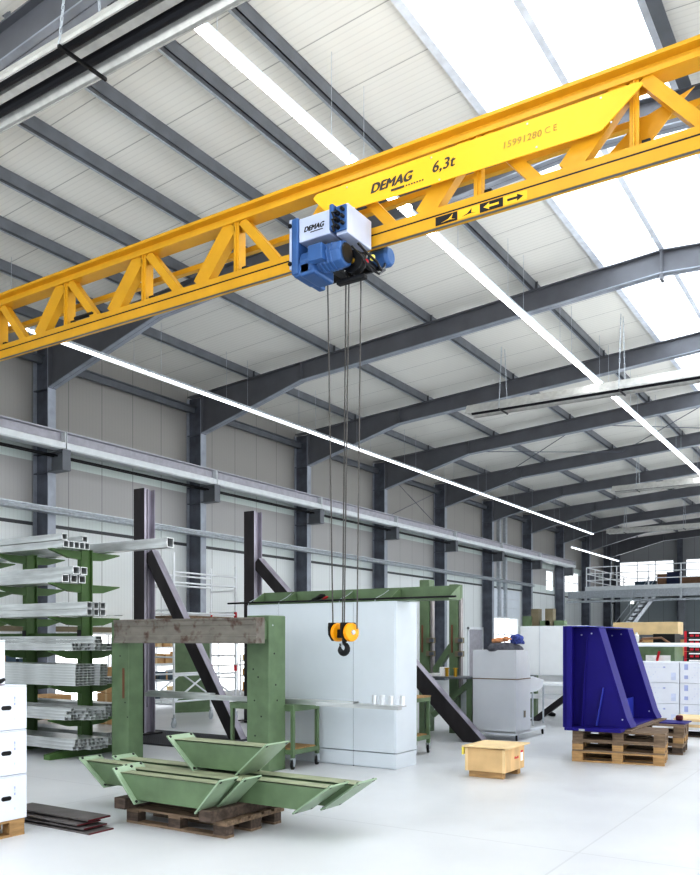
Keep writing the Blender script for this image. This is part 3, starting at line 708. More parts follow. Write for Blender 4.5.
for k, z in enumerate((1.86, 1.5, 1.1, .9, .3)):
    MB().tube((-6.569+7.8, 8.36-8.1+.03*k, z), (-6.566+7.8, 8.36-8.1+.03*k, z), .012, 8).build('bolt_hole', M['black'] if k else M['galv'], g2)
for k, z in enumerate((1.45, 1.2, .8, .6)):
    MB().tube((-9.04+7.8+.05*k, 8.059-8.1, z), (-9.04+7.8+.05*k, 8.056-8.1, z), .01, 8).build('bolt_hole', M['black'], g1)
mb = MB(); x0, x1 = atY(113, 632, 7.88).x+7.8, atY(255.5, 630, 7.88).x+7.8; y0, y1 = 7.88-8.1, 8.06-8.1
mb.prism([(y0, 1.63), (y1, 1.63), (y1, 1.95), (y0, 1.95), (y0, 1.925), (y0+.012, 1.918), (y0+.012, 1.86), (y0+.02, 1.855), (y0+.02, 1.73), (y0+.012, 1.725), (y0+.012, 1.662), (y0, 1.655)], 'x', x0, x1)
cb = mb.build('crossbeam', M['rust'], gf, .003); tag(cb, 'weathered grey crossbeam with rust spots')
MB().box(-6.75+7.8, -6.6+7.8, 8.06-8.1, 8.28-8.1, 1.68, 1.92).build('beam_cleat', M['green'], gf)

# ------------------------------------------------------------------ cantilever rack with aluminium profiles
RK_X = [-9.85, -11.12, -12.4]; RK_Y = 8.12; LV = [2.96, 2.48, 2.0, 1.52, 1.03, .55]
rk = thing('cantilever_rack', 'green two-sided cantilever rack loaded with aluminium profiles', 'rack', (RK_X[0], RK_Y, 0))
for X in RK_X:
    dx = X - RK_X[0]
    mb = MB(); mb.box(dx-.045, dx+.045, -.10, -.085, .1, 2.99).box(dx-.045, dx+.045, .085, .10, .1, 2.99).box(dx-.012, dx+.012, -.095, .095, .1, 2.99)
    mb.build('upright', M['green_rack'], rk)
    mb = MB(); mb.prism([(-.66, 0), (.75, 0), (.75, .07), (.12, .14), (-.12, .14), (-.66, .07)], 'x', dx-.07, dx+.07); mb.build('foot', M['green_rack'], rk, .004)
    for z in LV:
        for s in (-1, 1):
            mb = MB(); mb.prism([(s*.10, z-.12), (s*.10, z), (s*.62, z), (s*.62, z-.015), (s*.3, z-.11)], 'x', dx-.035, dx+.035)
            ar = mb.build('arm', M['green_rack'], rk)
            MB().box(dx-.02, dx+.02, s*.50-.03, s*.50+.03, z, z+.006).build('label_strip', M['paper'], ar)
    MB().box(dx-.04, dx+.04, -.112, -.108, 1.7, 1.82).build('holed_plate', M['black'], rk)
MB().bar((RK_X[2]-RK_X[0], .0, 1.75), (0, .0, 1.75), .05, .05).build('rack_tie', M['green_rack'], rk)
pc = {}
def prof(xe, y, z, w, h, label, group, L=3.9, t=.006):
    """one extrusion with its right-hand end at xe; y, z = centre"""
    key = (w, h, L, t)
    if key not in pc:
        mb = MB(); mb.hollow((-L, 0, 0), (0, 0, 0), w, h, t)
        if w > .07: mb.box(-L, .0, -t/2, t/2, -h/2+t, h/2-t) if h < .07 else None
        o = mb.build('aluminium_profile', M['alu']); pc[key] = o
    else: o = pc[key].copy(); COL.objects.link(o)
    o.location = (xe, y, z); tag(o, label, 'profile', group)
    return o
yN = 7.56
NM = ['row of five', 'upper bundle']
lv = LV[0]
for k in range(5): prof(-9.63, yN+.05+k*.092, lv+.006+.05, .088, .098, 'square tube in the row of five on the top arms, %s from near side' % ORD[k], 'tubes on the top arms', t=.009)
prof(-9.66, yN+.05, lv+.115+.045, .09, .088, 'single square tube lying on the near edge of the top row', 'tubes on the top arms', t=.009)
prof(-9.68, yN+.42, lv+.115+.045, .09, .088, 'single square aluminium tube lying on the far edge of the top row', 'tubes on the top arms', t=.009)
prof(-8.43, RK_Y+.30, lv+.006+.07, .13, .14, 'wide aluminium tube sticking out furthest right at the back of the rack top', 'tubes on the top arms', 5.0, .012)
lv = LV[1]
for k in range(3): prof(-9.68, yN+.08+k*.145, lv+.006+.056, .115, .112, 'large square tube, lower layer on the second arms, %s from the near side' % ORD[k], 'tubes on the second arms', t=.011)
for k in range(2): prof(-9.60, yN+.20+k*.135, lv+.120+.056, .115, .112, 'large square tube, upper layer on the second arms, %s from the near side' % ORD[k], 'tubes on the second arms', t=.011)
lv = LV[2]
for r in range(2):
    for k in range(3): prof(-9.14, yN+.05+k*.115, lv+.006+.048+r*.096, .092, .092, 'square tube on the third arms, %s layer, %s from the near side' % (['lower','upper'][r], ORD[k]), 'tubes on the third arms', t=.010)
for k in range(2): prof(-8.98+.05*k, yN+.36+k*.06, lv+.012, .05, .012, 'flat aluminium strip sticking out beside the six tubes, %s' % ['nearer', 'farther'][k], 'tubes on the third arms', 3.9, .002)
lv = LV[3]; rr = random.Random(3)
for k in range(7):
    for r in range(2 if k < 5 else 4): prof(-9.42+ (.0 if k < 5 else .12) - rr.random()*.05, yN+.03+k*.062, lv+.006+.026+r*.051, .056, .05, 'small aluminium profile in the bundle on the fourth arms', 'profiles on the fourth arms', t=.007)
lv = LV[4]
for k in range(7):
    for r in range(8): prof(-9.36 + (.10 if k > 4 else 0) - rr.random()*.02, yN+.03+k*.068, lv+.006+.02+r*.0375, .064, .036, 'small aluminium profile in the tall bundle on the fifth arms', 'profiles on the fifth arms', t=.005)
lv = LV[5]
for k in range(9):
    for r in range(3 if k % 4 else 4): prof(-9.45 + k*.035 - rr.random()*.16, yN+.02+k*.055, lv+.006+.022+r*.043, .05, .042, 'small aluminium profile in the ragged bundle on the sixth arms', 'profiles on the sixth arms', t=.006)
for k in range(8):
    for r in range(3): prof(-9.35 + k*.02 - rr.random()*.10, yN+.04+k*.06, .147+.026+r*.052, .056, .05, 'small aluminium profile in the bottom bundle on the rack feet', 'profiles on the rack feet', t=.006)
for li, nn in ((3, 2), (4, 2), (5, 4)):
    for k in range(4):
        for r in range(nn): prof(-9.58 + rr.random()*.05, RK_Y+.16+k*.075, LV[li]+.006+.024+r*.048, .07, .046, 'small aluminium profile on the back side of the %s arms' % ORD[li], 'profiles on the back side', 4.4, .006)
for k in range(5):
    for r in range(3): prof(-9.55 + rr.random()*.05, RK_Y+.16+k*.08, .147+.03+r*.06, .075, .058, 'small aluminium profile at the bottom of the back side', 'profiles on the back side', 4.4, .006)

# ------------------------------------------------------------------ white cartons on a pallet at the left edge
BX, BY = -6.22, 4.51          # far right-hand corner
pl = pallet('light wooden pallet under the white cartons at the left edge', (BX-.02, BY-1.2+.03, 0), R(90), 'wood', 'wood')
pl.location = (BX-.02, BY-1.21, 0)
def carton(name, x0, x1, y0, y1, z0, z1, label, group):
    t = thing(name, label, 'carton', (x1, y1, z0), 0, group); w, d, h = x1-x0, y1-y0, z1-z0
    MB().box(-w, 0, -d, 0, 0, h-.012).build('carton_body', M['carton_w'], t, .006)
    MB().box(-w-.001, .001, -d-.001, .001, h-.011, h).build('carton_lid', M['carton_w'], t, .005)
    c = -.20
    hole = [(c-.03+.017*math.cos(a), h*.5+.018*math.sin(a)) for a in [R(x) for x in range(90, 271, 30)]] + [(c+.03+.017*math.cos(a), h*.5+.018*math.sin(a)) for a in [R(x) for x in range(-90, 91, 30)]]
    MB().prism(hole, 'x', .0, .0035).build('hand_hole', M['black'], t)
    for k, z in enumerate((.72, .66, .58, .25)):
        MB().box(.0, .003, -.125, -.115, h*z-.010, h*z+.010).build('printed_mark', M['print_d' if k in (0, 2) else 'print_b'], t)
    return t
z = .146
for k in range(3):
    h = .381
    carton('white_carton', BX-.6, BX, BY-.78, BY, z, z+h-.004, 'white cardboard carton with a hand hole at the left edge, %s' % ['bottom of three', 'middle of three', 'top of three'][k], 'white cartons at the left edge'); z += h
carton('white_carton', BX-.8, BX-.16, BY-.9, BY-.10, z, z+.38, 'white carton set back on top of the carton stack at the left edge', 'white cartons at the left edge')
o = MB(); o.sweep([(BX-.12, BY-.22, z+.01), (BX-.08, BY-.2, z+.03), (BX-.06, BY-.17, z+.05)], [.012, .02, .012], 8)
tag(o.build('tape_clip', M['black']), 'small black clip lying on the carton stack', 'clip')
tag(MB().box(BX-.13, BX-.02, BY-.7, BY-.2, z, z+.004).build('red_strap', M['red']), 'red strap lying across the top of the carton stack', 'strap')
# dark steel plates on the floor
PLT = [(-6.95, -5.74, 4.77, 5.04, 0, .012, 0), (-6.95, -5.83, 4.79, 5.05, .028, .040, 1.0), (-6.95, -5.90, 4.78, 5.03, .056, .068, -1), (-6.95, -5.86, 4.86, 5.11, .084, .098, .5)]
for k, (x0, x1, y0, y1, z0, z1, rt) in enumerate(PLT):
    t = thing('steel_plate', 'flat black steel plate with red end on the floor, %s of four' % ['bottom', 'second from the bottom', 'third from the bottom', 'top'][k], 'plate', (x1, y0, z0), R(rt), 'black plates on the floor')
    MB().box(x0-x1, 0, 0, y1-y0, 0, z1-z0).build('plate_body', M['plate'], t)
    MB().box(0, .003, 0, y1-y0, 0, z1-z0).build('painted_end', M['red'], t)
    if k: MB().box(-.3, -.24, .03, y1-y0-.03, -.016, 0).build('spacer', M['wood_k'], t)

# ------------------------------------------------------------------ grey switch cabinet with green tray on top
CX0, CX1, CY0, CY1 = -7.80, -5.325, 9.33, 9.90
cab = thing('switch_cabinet', 'large light grey steel cabinet standing under the crane hook', 'cabinet', (CX0, CY0, 0))
W_, D_ = CX1-CX0, CY1-CY0
MB().box(0, W_, .012, D_, .205, 2.18).build('cabinet_body', M['cab'], cab, .004)
MB().box(.004, W_-.004, .012, D_-.004, 0, .198).build('plinth', M['cab'], cab, .004)
s1, s2 = atY(278.5, 640, CY0).x-CX0, atY(353.4, 680, CY0).x-CX0
for a, b in ((.004, s1-.003), (s1+.003, s2-.003), (s2+.003, W_-.012)):
    MB().box(a, b, -.006, .012, .21, 2.176).build('cabinet_door', M['cab'], cab, .003)
    MB().box(a, b, -.004, .010, .012, .196).build('plinth_cover', M['cab'], cab, .002)
for sm in (s1, s2): MB().box(sm-.006, sm+.006, .0, .012, .0, 2.17).build('door_seal', M['cab_d'], cab)
tr = thing('green_beam', 'green steel channel beam lying along the top of the grey cabinet', 'beam', (CX0, CY0, 2.182))
BL = atY(448, 590, CY0).x - CX0
mb = MB(); mb.box(.02, BL, .36, .375, .0, .19).box(.02, BL, .02, .36, 0, .012)
mb.build('channel', M['green'], tr)
for x in (.03, .62, 1.6, 2.35, BL-.01):
    MB().prism([(.03, .012), (.36, .012), (.36, .18), (.33, .18)], 'x', x-.006, x+.006).build('stiffener', M['green'], tr)
for x in (.05, .6, 1.62, 2.18): MB().path([(x, -.03, .0), (x, -.02, .035), (x+.1, .02, .09), (x+.18, .02, .14)], .006, 6).build('wire_clip', M['galv'], tr)
MB().tube((-.35, -.02, .028), (BL+.12, -.02, .028), .013, 8).build('rod', M['black'], tr)
# the angle grinder and cable on the cabinet top
p = atY(318, 592, 9.5)
t = thing('angle_grinder', 'black hand tool with red tip lying on the green beam', 'tool', (p.x, CY0+.18, 2.23))
MB().sweep([(-.10, .0, .0), (-.02, 0, .02), (.05, 0, .055), (.10, 0, .05)], [.025, .032, .035, .028], 10).build('tool_body', M['black'], t, smooth=True)
MB().lathe([(.02,0),(.05,.004),(.05,.012),(.02,.016)], (.11, 0, .03), (.5,0,-.8), 16).build('disc', M['redb'], t)
MB().sweep([(-.10, 0, 0), (-.17, .0, -.03), (-.2, .03, -.05)], [.01, .008, .008], 6).build('tool_cable', M['navy'], t)

# ------------------------------------------------------------------ braced steel posts
def ibeam(mb, x, y, w, zt):
    mb.box(x-w/2, x+w/2, y-w/2, y-w/2+.018, 0, zt).box(x-w/2, x+w/2, y+w/2-.018, y+w/2, 0, zt).box(x-.008, x+.008, y-w/2+.018, y+w/2-.018, 0, zt)
def braced(label, x, y, zt, b0, b1, bw, base=True):
    t = thing('braced_steel_post', label, 'steel post', (x, y, 0), 0, 'braced dark steel posts')
    mb = MB(); w = .26; mb.box(-w/2, w/2, -w/2, -w/2+.018, 0, zt); mb.mi = 1
    mb.box(-w/2, w/2, w/2-.018, w/2, 0, zt).box(.02, .036, -w/2+.018, w/2-.018, 0, zt)
    mb.box(w/2, w/2+.004, -w/2, -w/2+.05, 0, zt).box(.036, .09, -.012, .012, .5, zt)
    mb.build('post', [M['mill_d'], M['mill']], t)
    a = Vector(b0)-Vector((x, y, 0)); b = Vector(b1)-Vector((x, y, 0))
    mb = MB(); mb.bar(a, b, .18, bw, (0,0,1), None, 0.0); br = mb.build('brace', M['mill_d'], t)
    d, u, v = MB()._frame(a, b); mb = MB()
    v = v if v.z > 0 else -v
    off = v*(bw/2+.004); mb.bar(a+off, b+off, .18, .008, (0,0,1), None, .004); mb.build('brace_flange', M['mill'], br)
    if base: MB().box(-.22, .22, -.22, .22, .03, .055).build('base_plate', M['mill_d'], t)
    return t
braced('tallest dark steel post with diagonal brace, behind the green frame', -11.0, 10.36, 4.325, (-10.87, 10.38, 3.2), (-9.12, 10.68, 0), .2)
braced('dark steel post with diagonal brace rising behind the grey cabinet', -10.88, 13.2, 4.29, (-10.75, 13.2, 3.25), (-7.35, 13.2, 0), .22)
braced('dark steel strut leaning out from behind the grey cabinet toward the crate', -8.1, 12.6, 2.2, (-7.97, 12.6, 2.3), (-5.68, 12.6, 0), .27)
mt_ = MB().box(-11.7, -8.95, 9.45, 10.95, 0, .028).build('floor_mat', M['grating'], None, 0, origin=(-10.3, 10.2, 0)); tag(mt_, 'dark ribbed floor mat under the tallest braced post', 'mat')

# ------------------------------------------------------------------ trolley benches
def caster(x, y, r, parent, m='rubber'):
    w = MB().lathe([(r*.55,-.018),(r,-.014),(r,.014),(r*.55,.018)], (x, y, r), (1,.3,0), 18).build('caster_wheel', M[m], parent)
    MB().lathe([(r*.5,-.02),(r*.5,.02)], (x, y, r), (1,.3,0), 14).build('caster_hub', M['galv'], w)
    MB().prism([(y-.02, r), (y+.02, r), (y+.03, 2*r+.02), (y-.03, 2*r+.02)], 'x', x-.026, x-.02).prism([(y-.02, r), (y+.02, r), (y+.03, 2*r+.02), (y-.03, 2*r+.02)], 'x', x+.02, x+.026).box(x-.03, x+.03, y-.03, y+.03, 2*r+.01, 2*r+.025).build('caster_fork', M['galv'], w)
def trolley(label, x0, x1, y0, y1, zt, zs, group='green trolleys'):
    t = thing('trolley', label, 'trolley', (x0, y0, 0), 0, group); w, d = x1-x0, y1-y0; r = .06; zb = .15
    for x in (.02, w-.02):
        for y in (.02, d-.02): MB().box(x-.022, x+.022, y-.022, y+.022, zb, zt-.04).build('leg', M['green'], t); caster(x, y, r, t)
    for z, nm in ((zt-.04, 'top_frame'), (zs, 'lower_frame')):
        MB().box(-.005, w+.005, -.005, .035, z-.03, z+.03).box(-.005, w+.005, d-.035, d+.005, z-.03, z+.03).box(-.005, .035, .035, d-.035, z-.03, z+.03).box(w-.035, w+.005, .035, d-.035, z-.03, z+.03).build(nm, M['green'], t)
    MB().box(.03, w-.03, .03, d-.03, zs+.02, zs+.045).build('lower_shelf', M['wood'], t)
    MB().box(-.01, w+.01, -.01, d+.01, zt-.012, zt+.012).build('top_board', M['wood' if x0 > -7 else 'green'], t)
    return t
trolley('green tubular trolley on casters in front of the grey cabinet', -7.5, -6.44, 8.62, 9.20, .82, .22)
trolley('green trolley standing to the right of the grey cabinet', -6.45, -5.72, 10.6, 11.05, .84, .24)
a = atY(152, 704, 8.9); b = atY(358, 706.5, 8.9)
o = MB(); o.hollow((a.x, 8.82, .866), (b.x+.02, 8.82, .866), .13, .065, .006); o.box(a.x+.05, a.x+1.3, 8.76, 8.86, .8985, .925)
tag(o.build('long_profile', M['alu']), 'long aluminium profile lying across the green trolley', 'profile')
for k, xx in enumerate((375.5, 382, 392, 402)):
    p = atY(xx, 703, 8.8)
    o = MB(); o.lathe([(.033,0),(.033,.115),(.026,.115),(.026,.0)], (0,0,0), (0,0,1), 14)
    o = o.build('pipe_stub', M['alu_end'], None, smooth=True); o.location = (p.x, 8.81 + (.0 if k % 2 else -.03), .88)
    tag(o, 'short bright pipe piece at the end of the long profile, %s from the left' % ORD[k], 'pipe', 'short pipe pieces')
p = atY(322, 706, 8.8); q = atY(404, 706, 8.8)
o = MB().box(p.x, q.x, 8.66, 8.75, .834, .879).box(p.x+.5, q.x, 8.75, 8.86, .865, .879).build('flat_bar', M['alu']); tag(o, 'flat aluminium bar carrying the four short pipe pieces', 'bar')

# ------------------------------------------------------------------ plywood crate
cr_ = thing('plywood_crate', 'small plywood crate with loose lid in front of the dark strut', 'crate', (-4.36, 9.36, 0))
for y in (.02, .5): MB().box(.04, .48, y, y+.09, 0, .075).build('skid', M['wood'], cr_, .003)
MB().box(0, .52, 0, .62, .075, .355).build('crate_body', M['ply'], cr_, .004)
for x in (.0, .485): MB().box(x, x+.035, -.008, .0, .075, .355).build('corner_batten', M['ply_top'], cr_)
ld = MB().bar((-.03, .31, .372), (.58, .31, .378), .70, .018).build('crate_lid', M['ply_top'], cr_, .003)
for k in range(3): MB().box(.52, .5225, .30+k*.045, .33+k*.045, .215, .245 if k != 1 else .235).build('red_mark', M['redb'], cr_)
MB().box(.52, .5225, .49, .57, .17, .30).build('paper_label', M['paper'], cr_); MB().box(.5225, .5235, .49, .57, .275, .30).build('red_mark', M['redb'], cr_)
MB().box(-.035, -.015, -.03, .02, .27, .37).build('yellow_strap_end', M['tape'], cr_)

# ------------------------------------------------------------------ grey console on a wheeled base
cs = thing('operator_console', 'grey sloped operator console on a wheeled base frame', 'console', (-5.93, 13.02, 0), R(0))
MB().prism([(0,.13),(.66,.13),(.66,1.02),(0,1.02)], 'x', 0, .78).build('lower_body', M['console'], cs, .006)
MB().prism([(0,1.03),(.66,1.03),(.52,1.51),(0,1.51)], 'x', 0, .78).build('upper_body', M['console'], cs, .006)
MB().box(-.004, .784, -.004, .66, 1.018, 1.032).build('trim_strip', M['wood_d'], cs)
MB().prism([(.66,.84),(.9,.93),(1.06,1.0),(1.06,.90),(.66,.80)] if False else [(.66,1.02),(.80,1.05),(1.32,.97),(1.26,.84),(.95,.78),(.66,.78)], 'x', 0, .78).build('keyboard_desk', M['console'], cs, .006)
MB().box(.06, .72, .86, 1.1, 1.0, 1.05).build('keyboard', M['black'], cs)
mb = MB(); mb.box(.0, .06, 0, 1.42, .10, .15).box(.72, .78, 0, 1.42, .10, .15).box(.06, .72, 0, .06, .10, .15); mb.build('base_frame', M['console'], cs)
for x in (.03, .75):
    for y in (.1, 1.33): caster(x, y, .05, cs)
mb = MB(); mb.box(.78, .786, .32, .42, .36, .50); so = mb.build('socket_plate', M['galv'], cs); MB().box(.786, .79, .335, .405, .375, .485).build('socket', M['khaki'], so)
# heap on the console: dark folded jacket, blue checked cloth and leather gloves
def lump(name, pts, m, label, cat, loc):
    bm = bmesh.new(); bmesh.ops.create_icosphere(bm, subdivisions=4, radius=1.0)
    rg = random.Random(len(label)); k = [(Vector((rg.uniform(-1,1), rg.uniform(-1,1), rg.uniform(-1,1)))*4.5, rg.uniform(0,6)) for _ in range(9)]
    for v in bm.verts:
        n = v.co.copy(); dsp = 1 + sum(math.sin(n.dot(a)+b) for a, b in k)*.11
        v.co = Vector((n.x*pts[0], n.y*pts[1], max(n.z, -.35)*pts[2]))*dsp
    me = bpy.data.meshes.new(name); bm.to_mesh(me); bm.free(); me.materials.append(M[m])
    for p in me.polygons: p.use_smooth = True
    o = bpy.data.objects.new(name, me); COL.objects.link(o); o.location = loc; tag(o, label, cat); return o
lump('folded_jacket', (.21, .18, .10), 'cloth_d', 'crumpled dark grey jacket lying on top of the console', 'jacket', (-5.42, 13.25, 1.54))
lump('checked_cloth', (.13, .12, .11), 'cloth_b', 'blue striped cloth heaped on the console behind the gloves', 'cloth', (-5.27, 13.36, 1.66))
def glove(label, loc, rz):
    t = thing('work_glove', label, 'glove', loc, rz, 'leather gloves'); mb = MB()
    mb.sweep([(-.12,0,.01),(-.05,0,.02),(.02,0,.028),(.06,0,.02)], [.034,.04,.045,.03], 12)
    g = mb.build('palm', M['glove'], t, smooth=True)
    for k, (y, l) in enumerate(((-.032,.075),(-.011,.09),(.011,.085),(.031,.065))):
        MB().sweep([(.04,y*.9,.02),(.04+l*.5,y*1.2,.035),(.04+l,y*1.35,.015)], [.014,.013,.009], 8).build('finger', M['glove'], g, smooth=True)
    MB().sweep([(-.03,.03,.02),(.0,.065,.03),(.04,.08,.02)], [.016,.014,.010], 8).build('thumb', M['glove'], g, smooth=True)
    return t
glove('tan leather work glove on top of the dark jacket, left one', (-5.50, 13.14, 1.65), R(35))
glove('tan leather work glove on top of the dark jacket, right one', (-5.38, 13.15, 1.67), R(-40))

# ------------------------------------------------------------------ pallets and blue fixture at the right
PC = (-3.67, 11.33); PR = R(9)
for k, (m, m2) in enumerate((('wood', 'wood'), ('wood_d', 'wood'), ('wood_d', 'wood_d'))):
    pallet('wooden pallet under the front of the blue fixture, %s of three' % ['bottom', 'middle', 'top'][k], (PC[0]+.004*k, PC[1], .145*k), PR, m, m2, 'pallets under the front of the blue fixture')
for k, (m, m2) in enumerate((('wood_d', 'wood_k'), ('wood_d', 'wood'), ('wood_d', 'wood_d'))):
    pallet('wooden pallet under the back of the blue fixture, %s of three' % ['bottom', 'middle', 'top'][k], (-3.70+.01*k, 12.66, .145*k), R(6), m, m2, 'pallets under the back of the blue fixture')
bf = thing('welded_fixture', 'deep blue welded steel angle fixture with slanted ribs on pallets', 'fixture', (-3.74, 11.22, .435), R(1))
LN = 2.55; HT = 1.43
MB().box(0, .03, 0, LN, .0, HT).build('back_plate', M['indigo'], bf, .004)
MB().box(.03, .76, 0, LN, .0, .04).build('base_plate', M['indigo'], bf, .004)
MB().box(-.02, .10, .0, .03, .04, HT).build('edge_flange', M['indigo'], bf, .004)
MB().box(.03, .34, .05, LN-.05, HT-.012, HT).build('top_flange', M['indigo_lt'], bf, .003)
def fixture_rib(y0, y1, nm):
    sh = [(.03,.04),(.80,.04),(.74,.16),(.36,HT-.02),(.03,HT-.02)]
    r0 = MB().prism(sh, 'y', y0, y0+.015).build('rib', M['indigo'], bf, .003)
    MB().prism(sh, 'y', y1-.015, y1).build('rib', M['indigo'], bf, .003)
    MB().prism([(.80,.04),(.82,.04),(.76,.16),(.38,HT-.02),(.36,HT-.02),(.74,.16)], 'y', y0-.01, y1+.01).build('slanted_cover', M['indigo'], bf, .003)
    for (x, z) in ((.28, HT-.10), (.14, HT-.12), (.70, .15)):
        MB().tube((x, y0-.004, z), (x, y0, z), .012, 10).build('bolt_hole', M['galv'], r0)
    return r0
fixture_rib(.34, .66, 'front'); fixture_rib(1.98, 2.30, 'back')
MB().bar((.36, .30, .05), (.45, .33, .58), .07, .014, (1,0,0)).build('gusset_lit_edge', M['indigo_lt'], bf, .003)  # paler bar added for the light along the rib's edge
MB().prism([(.14,.04),(.17,.04),(.23,HT-.15),(.22,HT-.15)], 'y', .29, .338).build('front_stiffener', M['indigo'], bf, .003)
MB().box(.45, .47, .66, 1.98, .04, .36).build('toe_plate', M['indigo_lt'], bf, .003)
for y in (.5, 1.2): MB().box(.2, .28, -.004, 0, .0, .03).build('bright_tag', M['galv'], bf) if y == .5 else None
# timber strips under the base plate
o = MB().box(-3.1, -2.90, 11.45, 13.6, .436, .455).build('edge_board', M['wood_d']); o.rotation_euler = (0,0,0); tag(o, 'thin grey board sticking out beside the blue fixture base', 'board')
t = MB().box(-2.86, -2.5, 12.9, 13.42, .436, .45).build('blue_board', M['indigo']); tag(t, 'flat dark blue board lying on the rear pallet stack', 'board')
o = MB(); o.box(-2.72, -2.62, 13.34, 13.42, .452, .53); o = o.build('red_block', M['red'], None, .02); tag(o, 'small dark red block on the rear pallets beside the blue fixture', 'block')
# low stack of pale boards behind the pallets
for k in range(4):
    t = MB().box(0, 2.2, 0, .9, 0, .05).build('pale_board', M['ply_top'] if k % 2 else M['paper'], None, .004); t.location = (-3.3+.06*k, 15.3-.05*k, .12+.052*k); t.rotation_euler = (0,0,R(3*k-4))
    tag(t, 'pale flat board in the low stack behind the rear pallets, %s' % ['bottom', 'second from the bottom', 'third from the bottom', 'top'][k], 'board', 'pale boards behind the pallets')
pallet('brown wooden pallet under the pale boards at the right edge', (-3.2, 15.2, -.02+.0), R(0), 'wood_k', 'wood_k').location = (-3.2, 15.3, 0)

# ------------------------------------------------------------------ white printed cartons stack, white barrier
zc = 0.0
for r in range(3):
    for k in range(3):
        x0 = -5.3 + k*.92
        t = thing('white_export_carton', 'blue printed white carton, %s layer, %s from the left, behind the blue fixture' % (['bottom', 'middle', 'top'][r], ORD[k]), 'carton', (x0, 17.4, r*.415), 0, 'white printed cartons')
        MB().box(0, .905, 0, .8, 0, .41).build('carton_body', M['carton_w'], t, .006)
        for (a, b, c, d, m) in ((.08,.15,.26,.37,'print_d'),(.08,.15,.08,.15,'print_d'),(.60,.64,.29,.32,'print_d'),(.75,.84,.05,.2,'print_b')):
            MB().box(a, b, -.003, 0, c, d).build('printed_panel', M[m], t)
        for q in range(7): MB().box(.22+.045*q, .235+.045*q, -.003, 0, .1+(q%3)*.05, .115+(q%3)*.05).build('printed_mark', M['print_b'], t)
        for q in range(5): MB().box(.25+.08*q, .30+.08*q, -.003, 0, .30, .308).build('printed_line', M['print_b'], t)
br = thing('white_barrier', 'white horizontal barrier rail crossing behind the blue fixture', 'barrier', (-6.0, 18.45, 0))
MB().tube((0, 0, 1.58), (4.6, 0, 1.58), .042, 12).build('rail', M['white'], br)
for x in (.3, 4.4): MB().tube((x, 0, 0), (x, 0, 1.54), .035, 10).build('post', M['white'], br)
for k in range(5):
    c = thing('red_parts_bin', 'red and black parts crate at the right edge, %s' % ['bottom of the stack', 'second from the bottom', 'third from the bottom', 'second from the top', 'top of the stack'][k], 'crate', (atY(684.5, 650, 20.6).x, 20.6, 1.10+.16*k), 0, 'red parts crates')
    MB().box(0, .56, 0, .4, 0, .15).build('bin_body', M['black'], c, .004)
    for (a, b) in ((-.005, .05), (.51, .565)): MB().box(a, b, -.006, .03, 0, .152).build('red_edge', M['redb'], c)
    MB().box(.1, .46, -.012, -.002, .09, .125).build('label_strip', M['paper'], c)
    for q in range(3): MB().box(.12+.12*q, .2+.12*q, -.012, 0, .02, .07).build('bin_slot', M['redb'], c)
tb = thing('bin_table', 'low steel table under the red parts crates', 'table', (atY(684.5, 650, 20.6).x-.15, 20.5, 0))
MB().box(0, 1.4, 0, .7, 1.04, 1.095).build('table_top', M['steel_lt'], tb)
for x in (.05, 1.35):
    for y in (.05, .65): MB().box(x-.03, x+.03, y-.03, y+.03, 0, 1.04).build('leg', M['steel_lt'], tb)

# ------------------------------------------------------------------ green machine and long carton behind the fixture
mc = thing('green_machine', 'green machine tool body with hoses behind the white barrier', 'machine', (-6.1, 22.0, 0))
MB().box(0, 1.6, 0, 1.0, 0, 1.62).build('machine_body', M['green'], mc, .02)
MB().box(.1, .5, -.02, 0, 1.2, 1.55).build('control_panel', M['khaki'], mc)
MB().sweep([(.7,-.05,1.0),(.66,-.1,1.5),(.85,-.12,1.72),(1.3,-.1,1.74),(1.5,-.05,1.6)], [.03]*5, 8).build('hose', M['brown'], mc, smooth=True)
MB().box(.9, 1.5, -.03, 0, 1.02, 1.3).build('name_plate', M['paper'], mc)
MB().sweep([(1.15,-.06,.9),(1.2,-.1,1.2),(1.25,-.1,1.4)], [.03]*3, 8).build('hose', M['redb'], mc, smooth=True)
MB().box(1.05, 1.58, .1, .8, 1.62, 1.84).build('black_unit', M['black'], mc, .01)
for k in range(3):
    t = MB().lathe([(.07,0),(.07,.18),(.03,.22),(.03,.26)], (0,0,0), (0,0,1), 12).build('bottle', M['paper' if k != 1 else 'print_d'], None, smooth=True); t.location = (-5.85+.2*k, 22.05, 1.622); tag(t, 'small plastic bottle on top of the green machine, %s from the left' % ORD[k], 'bottle', 'bottles on the green machine')
SX = atY(613, 630, 24.2).x
rkx = thing('storage_shelf', 'tall storage shelf behind the green machine carrying a long carton', 'shelf', (SX-.05, 24.2, 0))
for x in (0, 3.0):
    for y in (0, .8): MB().box(x-.04, x+.04, y-.04, y+.04, 0, 2.0).build('upright', M['steel_lt'], rkx)
for z in (.6, 1.2, 1.78): MB().box(-.04, 3.04, -.04, .84, z, z+.05).build('shelf_board', M['steel_lt'], rkx)
t = MB().box(0, atY(678, 630, 24.2).x-SX, 0, .7, 0, .36).build('long_carton', M['ply_top'], None, .01); t.location = (SX, 24.2, 1.832); tag(t, 'long brown cardboard carton lying on top of the storage shelf', 'carton')
for k in range(4):
    t = MB().box(0, .6, 0, .6, 0, .45).build('brown_carton', M['card'], None, .006); t.location = (SX+.1+k*.72, 24.22, 1.252); tag(t, 'brown carton on the upper level of the storage shelf, %s from the left' % ORD[k], 'carton', 'cartons on the storage shelf')

